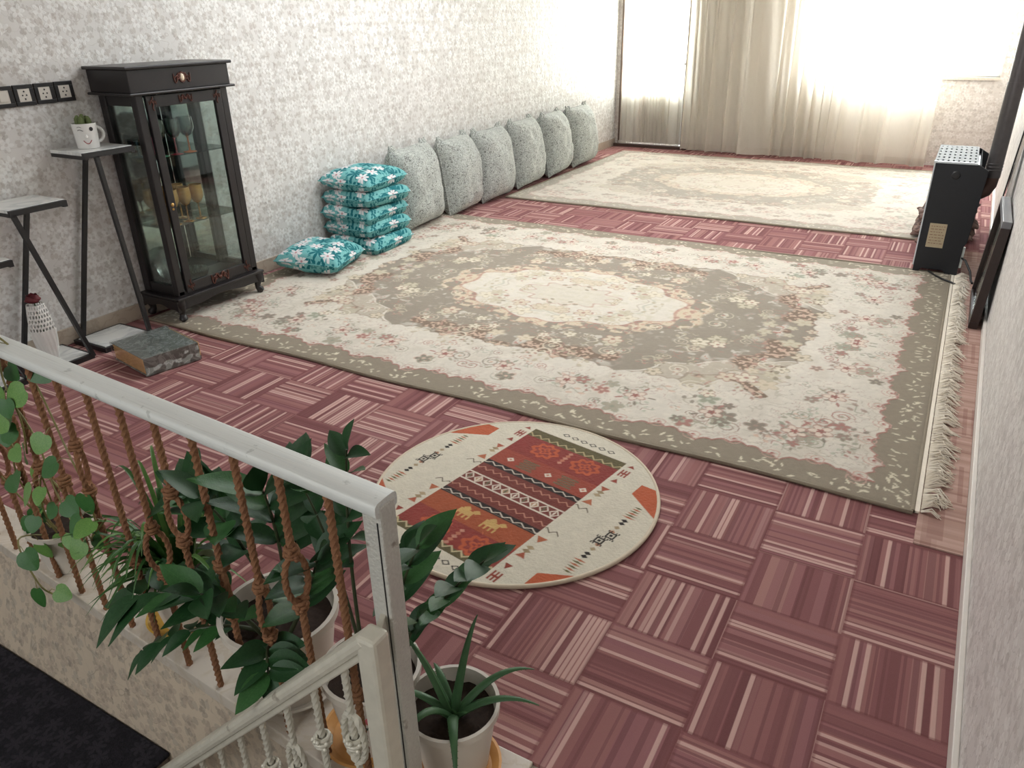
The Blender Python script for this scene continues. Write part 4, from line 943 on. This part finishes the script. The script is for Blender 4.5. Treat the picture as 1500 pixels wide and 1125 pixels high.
obj('side_rail', lean_box(fy0, fy0+.045, .06, .94, 0, .045), m_fbrown, lf, bevel=.002, **hk); obj('side_rail', lean_box(fy1-.045, fy1, .06, .94, 0, .045), m_fbrown, lf, bevel=.002, **hk)
obj('picture', lean_box(fy0+.045, fy1-.045, .06, .94, .008, .014), plain('muted_grey_picture', (120, 118, 112), .3, var=.25, scale=5), lf, **hk); obj('glass', lean_box(fy0+.045, fy1-.045, .06, .94, .03, .033), m_pane, lf, **hk)
gf = thing('leaning_mirror', 'thin black edged glass panel leaning on the wall beyond the brown frame', 'mirror', (.27, 5.5, 0))
kw2 = dict(xb=.268, xt=.325, zt_=1.06)
g0, g1 = 5.41, 5.66
obj('pane', lean_box(g0+.01, g1-.01, .01, .99, .0, .004, **kw2), glassy('dark_glass', (.55, .58, .58), .5), gf, **hk)
obj('edge_strip', lean_box(g1-.012, g1, 0, 1, -.002, .008, **kw2), m_black, gf, **hk); obj('edge_strip', lean_box(g0, g0+.012, 0, 1, -.002, .008, **kw2), plain('pale_reflection', (190, 184, 176), .4), gf, **hk)  # near strip is pale to paint in the reflection along the glass
obj('bottom_strip', lean_box(g0, g1, 0, .012, -.002, .008, **kw2), m_black, gf, **hk); obj('top_strip', lean_box(g0, g1, .988, 1, -.002, .008, **kw2), m_black, gf, **hk)

# ------------------------------------------------------------------ balustrade on the kerb
def silver_paint():
    t = T('silver_white_rail_paint', .32, .55); p = t.coord(); x, y, z = t.sep(p); nz = t.noise(p, 30, 4, .6); s_ = t.noise(t.vec(x*3, (y+x*.07)*160, z*160), 1, 3)
    c = t.mix(s_, s2l((200, 203, 202)), s2l((226, 226, 220))); c = t.mix(t.ss(nz, .64, .72)*.45, c, s2l((140, 142, 138))); c = t.mix(t.ss(s_, .55, .7)*.35, c, s2l((150, 152, 150))); t.base(c)
    t.rough(t.ss(x, -1.9, -1.3, .20, .5)); t.put(t.b.inputs['Metallic'], t.ss(x, -1.9, -1.3, .85, .15)); t.bump(nz+s_*.4, .25, .003); return t.mat
m_rail = silver_paint()
def hammered(name, c, sc=140):
    t = T(name, .4, .2); p = t.coord(); nz = t.noise(p, sc, 2); rs = t.noise(p, 14, 4)
    t.base(t.mix(t.ss(rs, .66, .72)*.6, t.mix(nz, tuple(q*.8 for q in s2l(c)), s2l(c)), s2l((120, 104, 88)))); t.bump(nz, .8, .004); return t.mat
m_post = hammered('hammered_grey_paint', (206, 204, 196)); m_white2 = hammered('cream_white_paint', (218, 213, 198), 30)
t = T('brown_wound_twine', .85, spec=.2); p = t.coord(); nz = t.noise(p, 260, 3); big = t.noise(p, 18, 3)
t.base(t.mix(big, t.mix(nz, s2l((94, 60, 46)), s2l((140, 96, 74))), s2l((144, 106, 74)))); t.bump(nz, .8, .003); m_twine = t.mat
RZ = .862
bl = thing('balustrade', 'flat silver handrail on brown twisted balusters with square hammered end post, on the kerb', 'railing', (-2.4, .95, 0))
def ry_(x): return kerb_y(x)
def railbar(xa, xb, z, wd, ht):
    mb = MB(); n = 12; prof = []
    for k in range(16):
        a_ = 2*PI*k/16; c_, s_ = cos(a_), sin(a_); prof.append((wd/2*math.copysign(abs(c_)**.45, c_), ht/2*math.copysign(abs(s_)**.55, s_)))
    v = []
    for i in range(n+1):
        x = lerp(xa, xb, i/n); y = ry_(x)
        for a_, b_ in prof: v.append((x, y+a_, z+b_))
    mb.add(v, [(i*16+k, (i+1)*16+k, (i+1)*16+(k+1) % 16, i*16+(k+1) % 16) for i in range(n) for k in range(16)]+[tuple(range(16)), tuple(n*16+k for k in range(15, -1, -1))]); return mb
obj('handrail', railbar(-3.9, -.752, RZ-.002, .062, .034), m_rail, bl, smooth=50, **hk)
PX, PY = -.772, kerb_y(-.772)
obj('post', MB().box(PX-.022, PX+.022, PY-.022, PY+.022, .002, RZ+.004), m_post, bl, bevel=.004, **hk)
obj('post_seam', MB().box(PX+.012, PX+.0145, PY-.0232, PY-.021, .002, RZ-.03), m_black, bl, **hk)
# twisted baluster pieces, in local coordinates (foot at the origin), shared by every copy
def twist(z0, z1, r=.0092, cx=lambda z: 0.0, cy=lambda z: 0.0):
    n = max(6, int((z1-z0)/.006)); pts = [(cx(lerp(z0, z1, k/n)), cy(lerp(z0, z1, k/n)), lerp(z0, z1, k/n)) for k in range(n+1)]
    return MB().tube(pts, [r*(1+.12*sin(k*1.9)) for k in range(n+1)], 5, twist=.42)
def collar(z, r=.016, seed=0):
    mb = MB(); R = random.Random(seed)
    for q in range(3): mb.tube([((r-.003*abs(q-1))*.85*cos(a*.5236), (r-.003*abs(q-1))*.85*sin(a*.5236), z+(q-1)*.010) for a in range(12)], .0055, 6, closed=True)
    for q in range(7): a_ = R.random()*6.28; mb.ball((r*.95*cos(a_), r*.95*sin(a_), z+R.uniform(-.014, .014)), .006, 6)
    return mb
BH = RZ-.019
tw = {}
def blob(name, mb): 
    me = bpy.data.meshes.new(name); me.from_pydata([tuple(v) for v in mb.v], [], mb.f); me.materials.append(m_twine); me.polygons.foreach_set('use_smooth', [True]*len(me.polygons)); me.set_sharp_from_angle(angle=1.1); return me
def ringbow(zc, s, hh=.062, wd=.026): return twist(zc-hh, zc+hh, .0078, lambda z: s*wd*math.sqrt(max(0, 1-((z-zc)/hh)**2)))
styles = []
for zc in (.56, .40):
    styles.append(dict(bar_lower=blob('bar_lower', twist(0, zc-.06)), bar_upper=blob('bar_upper', twist(zc+.06, BH)), ring_strand=blob('ring_strand', ringbow(zc, 1)), ring_strand2=blob('ring_strand', ringbow(zc, -1)), collar=blob('collar', collar(zc+.072, seed=1)), collar2=blob('collar', collar(zc-.072, seed=2))))
styles.append(dict(bar_lower=blob('bar', twist(0, BH)), collar=blob('collar', collar(.30, .014, 3))))
def put_baluster(i, x, root, style, mats=None, z0=.002):
    e = bpy.data.objects.new('baluster', style['bar_lower']); C.objects.link(e); e.parent = root; e.location = (x-root.location[0], ry_(x)-root.location[1], z0); e.rotation_euler = (0, 0, .6+.7*i)
    for k, me in style.items():
        if k == 'bar_lower': continue
        c = bpy.data.objects.new(k.rstrip('2'), me); C.objects.link(c); c.parent = e
for i in range(16):
    x = -.905-.1385*i; put_baluster(i, x, bl, styles[[2, 0, 1][i % 3] if i % 3 else (2 if i % 2 == 0 else 1)])
# lower white stair rail
sr = thing('stair_railing', 'cream white sloping stair handrail with square top post and white twisted balusters', 'railing', (-.75, .76, -.4))
A_ = Vector((-.752, .762, .625)); sl = Vector((-1.0, 0, -1.065)).normalized(); B_ = A_+sl*1.42
obj('handrail', MB().beam(A_, B_, .050, .03, (0, 0, 1)), m_white2, sr, bevel=.011, **hk)
obj('rail_underside', MB().beam(A_+Vector((0, 0, -.026)), B_+Vector((0, 0, -.026)), .03, .022, (0, 0, 1)), m_white2, sr, bevel=.004, **hk)
obj('top_post', MB().box(-.772, -.726, .738, .784, -.9, .632), m_white2, sr, bevel=.008, **hk)
obj('post_link', MB().beam((-.752, .78, .600), (PX, PY-.02, .600), .012, .036), m_white2, sr, bevel=.002, **hk)
sb = blob('bar', twist(-.62, 0, .0085)); sb.materials.clear(); sb.materials.append(m_white2); sc_ = blob('collar', collar(-.16, .02, 5)); sc_.materials.clear(); sc_.materials.append(m_white2)
sc2 = blob('ring_strand', ringbow(-.20, 1, .07)); sc2.materials.clear(); sc2.materials.append(m_white2)
for i in range(9):
    x = -.835-.098*i; z = A_.z+(x-A_.x)*1.065-.03
    e = bpy.data.objects.new('baluster', sb); C.objects.link(e); e.parent = sr; e.location = (x+.75, .762-.76, z+.4)
    for m_, rz in (((sc_, 0), (sc2, 0), (sc2, PI)) if i % 2 == 0 else ((sc_, 0),)):
        c = bpy.data.objects.new('collar' if m_ is sc_ else 'ring_strand', m_); C.objects.link(c); c.parent = e; c.rotation_euler = (0, 0, rz); c.location = (0, 0, -.05 if m_ is sc_ and i % 2 == 0 else 0)

# ------------------------------------------------------------------ potted plants on the kerb
def leafmat(name, c1, c2, rough=.3, vein=None):
    t = T(name, rough, spec=.32); p = t.coord(); nz = t.noise(p, 22, 3); c = t.mix(nz, s2l(c1), s2l(c2))
    x, y, z = t.sep(p); c = t.mix(t.ss(y.ab(), .0016, .0004)*.5, c, tuple(min(1, q*2.4) for q in s2l(c2)))
    t.base(c); t.bump(t.noise(p, 60, 2), .2, .003); return t.mat
m_zz = leafmat('zz_leaf', (24, 56, 30), (42, 80, 42), .45); m_zz2 = leafmat('zz_leaf_pale', (38, 80, 38), (60, 104, 54), .4); m_stem = plain('dark_stem', (58, 66, 42), .5, var=.3)
def potmake(name, label, c, r_, h_, soil=True, mat=None, saucer=None, taper=.74):
    p_ = thing(name, label, 'flower pot', c); mat = mat or m_pot
    obj('pot_body', MB().lathe([(r_*taper, 0), (r_*.98, h_*.9), (r_*1.05, h_*.9), (r_*1.06, h_), (r_*.98, h_), (r_*.95, h_*.88), (r_*taper*.9, .01)], 40, caps=False).lathe([(.001, .004), (r_*taper, .004)], 40, caps=False), mat, p_, smooth=35)
    if soil:
        sm_ = MB(); sm_.grid(lambda u, v: (r_*.95*u*cos(v*2*PI), r_*.95*u*sin(v*2*PI), h_*.80+.012*mnoise.noise(Vector((u*cos(v*6.2832)*6, u*sin(v*6.2832)*6, r_)))), 8, 32); obj('soil', sm_, m_soil, p_, smooth=60)
    return p_
def saucer(label, c, r_, mat):
    s = thing('saucer', label, 'saucer', c); obj('saucer_dish', MB().lathe([(r_*.8, 0), (r_, .022), (r_*1.03, .024), (r_*.97, .024), (r_*.8, .006), (.001, .005)], 36, caps=False).lathe([(.001, 0), (r_*.8, 0)], 36, caps=False), mat, s, smooth=35); return s
KZ = .003
saucer('orange plastic saucer under the aloe pot', (-.752, .990, KZ), .105, m_saucer)
saucer('orange saucer under the rose printed pot behind the white stair post', (-1.0, .965, KZ), .115, m_saucer)
saucer('yellow orange saucer under the spider plant pot', (-1.765, 1.015, KZ), .10, plain('yellow_saucer', (204, 160, 62), .4))
saucer('cream saucer under the large white pot between the balusters', (-1.28, .995, KZ), .12, m_pot)
aloe_pot = potmake('flower_pot', 'white plastic pot holding the small aloe, at the foot of the post', (-.765, 1.005, KZ+.007), .106, .195)
rose_pot = potmake('flower_pot', 'cream pot with printed pink roses, between the two railing posts', (-.985, .985, KZ+.007), .115, .22)
big_pot = potmake('flower_pot', 'large white pot full of broad dark glossy leaves behind the balusters', (-1.30, 1.0, KZ+.007), .145, .25)
sp_pot = potmake('flower_pot', 'pale pot holding the bushy spider plant behind the balusters', (-1.755, 1.035, KZ+.007), .105, .185)
pot_pot = potmake('flower_pot', 'white pot of the climbing vine at the left end of the kerb', (-2.33, 1.02, KZ+.0), .10, .16)
# printed roses on the cream pot
m_pink = plain('printed_pink', (188, 92, 98), .5, var=.25, scale=150); m_lfp = plain('printed_green', (70, 78, 66), .5)
def on_pot(a_, z_, r0=.115, h0=.22, o_=.001): k_ = r0*lerp(.74, .98, z_/(h0*.9))+o_; return (k_*cos(a_), k_*sin(a_), z_)
R = random.Random(6); aa = math.atan2(-.985, .985)-.10
for q, (da, z_, s_) in enumerate([(-.04, .150, .017), (.02, .108, .019), (.30, .13, .015), (-.42, .14, .015)]):
    mb = MB()
    for k in range(7):
        b_ = k*.9; a0 = aa+da+s_*.45*cos(b_)/.1; z0 = z_+s_*.45*sin(b_); p_ = on_pot(a0, z0, o_=.0008+.0002*k); mb.lathe([(.0003, 0), (s_*.55, 0), (s_*.4, .0012), (.0003, .0014)], 9, p_, axis=(cos(a0), sin(a0), 0))
    obj('printed_rose', mb, m_pink, rose_pot)
    mb = MB()
    for k in range(6):
        a0 = aa+da+R.uniform(-.16, .16); z0 = z_-.03+R.uniform(-.02, .01); mb.lathe([(.0003, 0), (.005, 0), (.0003, .001)], 7, on_pot(a0, z0), axis=(cos(a0), sin(a0), 0))
    obj('printed_leaves', mb, m_lfp, rose_pot)
def leafmesh(name, L, W, mat, fold=.25, curl=.15, tipw=1.0, base=0.0):
    mb = MB(); n = 8; v = []
    for i in range(n+1):
        u = i/n; w_ = W/2*(sin(PI*u**(.8*tipw))**.85)*(1-.15*u)+.0006; x = L*u; z = -curl*L*u*u
        for s_ in (-1, -.5, 0, .5, 1): v.append((x-.06*L*base*abs(s_)*(1-u), s_*w_, z+fold*w_*abs(s_)**1.2+.02*L*sin(u*5)*s_*s_))
    mb.add(v, [(i*5+k, (i+1)*5+k, (i+1)*5+k+1, i*5+k+1) for i in range(n) for k in range(4)])
    me = bpy.data.meshes.new(name); me.from_pydata(v, [], mb.f); me.materials.append(mat); me.polygons.foreach_set('use_smooth', [True]*len(me.polygons)); return me
lm_zz = [leafmesh('leaflet', 1, .56, m_zz), leafmesh('leaflet', 1, .50, m_zz, .35, .25), leafmesh('leaflet', 1, .52, m_zz2, .2, .1)]
def place_leaf(me, parent, p, d, nrm, s, name='leaf'):
    d = Vector(d).normalized(); n_ = Vector(nrm); n_ = (n_-d*n_.dot(d)); n_ = n_.normalized() if n_.length > 1e-4 else Vector((0, 0, 1)); y = n_.cross(d)
    o = bpy.data.objects.new(name, me); C.objects.link(o); o.parent = parent
    m = Matrix(((d.x, y.x, n_.x), (d.y, y.y, n_.y), (d.z, y.z, n_.z))).to_4x4(); o.matrix_local = Matrix.Translation(Vector(p)) @ m @ Matrix.Scale(s, 4); return o
def bez(a, b, c, t): return a*(1-t)**2+b*2*t*(1-t)+c*t*t
def zz(root, stems, seed, r0=.006):
    R = random.Random(seed); O = Vector(root.location)
    for (bx, by, bz), mid, tip, npair, s, start in stems:
        a, b, c = Vector((bx, by, bz))-O, Vector(mid)-O, Vector(tip)-O
        pts = [bez(a, b, c, k/14) for k in range(15)]
        st_ = obj('stem', MB().tube(pts, [r0*(1-.6*k/14) for k in range(15)], 7), m_stem, root, smooth=60)
        for k in range(npair):
            t_ = lerp(start, .96, k/max(1, npair-1)); p_ = bez(a, b, c, t_); d = (bez(a, b, c, min(1, t_+.03))-bez(a, b, c, t_-.03)).normalized()
            side = d.cross(Vector((0, 0, 1))); side = side.normalized() if side.length > .2 else Vector((1, -.3, 0)).normalized()
            for s_ in (-1, 1):
                ld = (side*s_*R.uniform(.8, 1.1)+d*R.uniform(.5, .9)+Vector((0, 0, R.uniform(-.15, .35)))).normalized()
                up = Vector((0, 0, 1))+side*s_*-.3+Vector((R.uniform(-.3, .3), R.uniform(-.6, .1), 0))
                place_leaf(R.choice(lm_zz[:2] if R.random() < .8 else lm_zz[2:]), st_, p_, ld, up, s*1.22*R.uniform(.85, 1.15)*(1-.25*abs(t_-.6)), 'leaflet')
        place_leaf(lm_zz[0], st_, c, (c-b), Vector((0, -.3, 1)), s*.9, 'leaflet')
z1 = thing('zz_plant', 'large leafy plant with broad dark glossy leaves in the big white pot', 'plant', (-1.30, 1.0, .21))
b0 = lambda dx, dy: (-1.30+dx, 1.0+dy, .21)
zz(z1, [
 (b0(-.03, -.03), (-1.45, .93, .34), (-1.66, .84, .27), 5, .125, .35),
 (b0(-.02, -.05), (-1.42, .86, .30), (-1.62, .80, .12), 7, .075, .2),
 (b0(-.02, .02), (-1.36, .98, .50), (-1.40, .92, .62), 5, .13, .45),
 (b0(.02, .02), (-1.24, 1.0, .55), (-1.21, .95, .68), 4, .13, .5),
 (b0(.05, -.02), (-1.12, .96, .42), (-1.05, .93, .56), 5, .11, .35),
 (b0(-.05, .04), (-1.50, 1.05, .46), (-1.58, 1.02, .52), 5, .12, .35),
 (b0(.0, -.06), (-1.28, .86, .40), (-1.30, .80, .46), 5, .10, .35),
 (b0(.04, -.06), (-1.18, .85, .34), (-1.12, .80, .30), 4, .09, .4),
 (b0(.0, .05), (-1.30, 1.1, .50), (-1.28, 1.12, .60), 5, .12, .35)], 3, .0065)
z2 = thing('zz_plant', 'slender dark leaved plant rising above the handrail from the rose printed pot', 'plant', (-.985, .985, .18))
c0 = lambda dx, dy: (-.985+dx, .985+dy, .18)
zz(z2, [
 (c0(-.02, .0), (-1.03, 1.0, .60), (-.985, 1.0, .825), 5, .085, .55),
 (c0(.03, .02), (-.90, 1.0, .48), (-.80, .98, .66), 4, .095, .5),
 (c0(.03, .04), (-.86, 1.06, .40), (-.665, 1.02, .645), 6, .085, .45),
 (c0(-.04, .02), (-1.08, 1.02, .52), (-1.11, .98, .70), 4, .09, .5),
 (c0(-.01, .05), (-.97, 1.08, .40), (-.93, 1.09, .52), 4, .08, .4),
 (c0(.05, .0), (-.88, 1.0, .34), (-.83, .99, .44), 3, .075, .5)], 8, .0055)
# aloe
m_aloe = leafmat('aloe_leaf', (50, 84, 52), (78, 112, 74), .45)
al = thing('aloe', 'small aloe with narrow grey green toothed leaves in the white pot', 'plant', (-.765, 1.005, .165))
O = Vector(al.location)
for k, (tx, ty, tz, ex) in enumerate([(-.745, 1.10, .40, .06), (-.885, 1.00, .36, .05), (-.62, 1.14, .255, .09), (-.57, 1.07, .235, .07), (-.79, .84, .21, .12), (-.655, .855, .15, .12), (-.86, 1.07, .22, .05), (-.76, 1.06, .27, .03), (-.88, .93, .25, .05)]):
    c = Vector((tx, ty, tz))-O; a = Vector((.0, .0, .0))+Vector((c.x, c.y, 0))*.06; b = c*.55+Vector((0, 0, ex)); mb = MB()
    pts = [bez(a, b, c, q/16) for q in range(17)]; mb.tube(pts, [.0125*(1-(q/16)**1.6)+.0012 for q in range(17)], 8, flat=.55)
    for q in range(1, 15):
        d = (pts[q+1]-pts[q-1]).normalized(); s_ = d.cross(Vector((0, 0, 1))).normalized()
        for sg in (-1, 1): mb.tube([pts[q]+s_*sg*.0105*(1-(q/16)**1.6), pts[q]+s_*sg*(.0105*(1-(q/16)**1.6)+.004)+d*.002], [.0012, .0003], 3)
    obj('leaf', mb, m_aloe, al, smooth=70)
# spider plant
m_spi = [leafmat('spider_leaf', (62, 98, 44), (96, 134, 66), .4), leafmat('spider_leaf_dark', (40, 76, 36), (70, 108, 52), .4)]
sp = thing('spider_plant', 'bushy spider plant with long arching grass like leaves, behind the balusters', 'plant', (-1.755, 1.035, .16)); R = random.Random(12)
for k in range(86):
    a_ = R.random()*2*PI; L_ = R.uniform(.15, .34); up = R.uniform(.05, .24); droop = R.uniform(-.10, .18)
    if R.random() < .4: a_ = R.uniform(-2.6, -.9)
    p0 = Vector((.03*cos(a_), .03*sin(a_), 0)); p2 = Vector((L_*cos(a_), L_*sin(a_)*.8, up-droop)); p1 = p2*.45+Vector((0, 0, up*1.3)); wd = R.uniform(.007, .012)
    sd = Vector((-sin(a_), cos(a_), 0)); mb = MB(); v = []; n = 10
    for q in range(n+1):
        p_ = bez(p0, p1, p2, q/n); w_ = wd*(1-(q/n)**2.2)*.9+.0006; v += [p_-sd*w_+Vector((0, 0, w_*.6)), p_, p_+sd*w_+Vector((0, 0, w_*.6))]
    mb.add(v, [(q*3+j, q*3+3+j, q*3+4+j, q*3+1+j) for q in range(n) for j in range(2)]); obj('leaf', mb, m_spi[k % 2], sp, smooth=80)
# pothos climbing the rail
m_pot1 = leafmat('pothos_leaf', (66, 112, 48), (120, 156, 84), .3); m_pot2 = leafmat('pothos_leaf_dark', (40, 84, 40), (64, 108, 54), .3)
def heart(name, mat):
    mb = MB(); v = [(0, 0, 0)]; n = 18
    for k in range(n):
        t_ = 2*PI*k/n; r_ = .5*(1-sin(t_-PI/2)*-1*0)*1; x = .42-.5*cos(t_)*(1+.12*cos(t_)); y = .50*sin(t_)*(1-.85*max(0, x-.25)); x2 = x-(.12*math.exp(-(y/.16)**2) if x < .2 else 0)*-1.2
        v.append((x2, y, .12*abs(y)-.12*x*x))
    v[0] = (.4, 0, .0); mb.add(v, [(0, 1+k, 1+(k+1) % n) for k in range(n)]); me = bpy.data.meshes.new(name); me.from_pydata(v, [], mb.f); me.materials.append(mat); me.polygons.foreach_set('use_smooth', [True]*len(me.polygons)); return me
hm = [heart('leaf', m_pot1), heart('leaf', m_pot2)]
po = thing('pothos', 'pale green climbing vine with heart shaped leaves twined round the left balusters', 'plant', (-2.33, 1.02, .13)); O = Vector(po.location); R = random.Random(21)
vines = [[(-2.33, 1.02, .13), (-2.28, .99, .4), (-2.2, .955, .7), (-2.14, .93, .86), (-2.10, .92, .90), (-2.06, .94, .84), (-1.99, .93, .74), (-1.92, .915, .60), (-1.88, .91, .50), (-1.86, .90, .38)],
 [(-2.33, 1.0, .13), (-2.36, .96, .35), (-2.24, .93, .55), (-2.18, .93, .68), (-2.08, .92, .60), (-2.02, .90, .45), (-1.98, .90, .34)],
 [(-2.30, 1.0, .14), (-2.2, .93, .30), (-2.14, .93, .45), (-2.05, .93, .42), (-1.96, .92, .30), (-1.90, .90, .34), (-1.82, .91, .42)],
 [(-2.36, 1.0, .14), (-2.42, .93, .4), (-2.38, .92, .62), (-2.30, .93, .78), (-2.22, .92, .74)],
 [(-2.34, .98, .13), (-2.26, .86, .22), (-2.18, .84, .10), (-2.12, .85, .07)], [(-2.14, .93, .86), (-2.1, .9, .78), (-2.08, .9, .66), (-2.11, .9, .55)]]
for vi in vines:
    P_ = [Vector(q)-O for q in vi]; fine = []
    for i in range(len(P_)-1):
        q0, q1, q2, q3 = P_[max(i-1, 0)], P_[i], P_[i+1], P_[min(i+2, len(P_)-1)]
        for k in range(6):
            t_ = k/6; fine.append(.5*((2*q1)+(q2-q0)*t_+(2*q0-5*q1+4*q2-q3)*t_*t_+(3*q1-q0-3*q2+q3)*t_**3))
    fine.append(P_[-1]); stm = obj('stem', MB().tube(fine, .0028, 6), plain('vine_stem', (118, 110, 62), .5) if 'vine_stem' not in bpy.data.materials else bpy.data.materials['vine_stem'], po, smooth=60)
    for k in range(3, len(fine), 4):
        p_ = fine[k]; out = Vector((R.uniform(-1, 1), R.uniform(-1.2, .2), R.uniform(-.9, .3))).normalized(); q_ = p_+out*.035
        obj('petiole', MB().tube([p_, p_+out*.02+Vector((0, 0, .008)), q_], .0012, 4), bpy.data.materials['vine_stem'], stm)
        place_leaf(hm[0] if R.random() < .6 else hm[1], stm, q_, out+Vector((0, 0, -.7)), Vector((R.uniform(-.5, .7), -1, .8)), R.uniform(.055, .085), 'leaf')
tag(obj('petal_scrap', MB().ball((-2.155, .90, .835), .012, 8, (1, .6, .8)), plain('bright_red_bloom', (178, 30, 24), .5), smooth=60), 'tiny bright red bloom under the handrail at the left edge', 'flower')
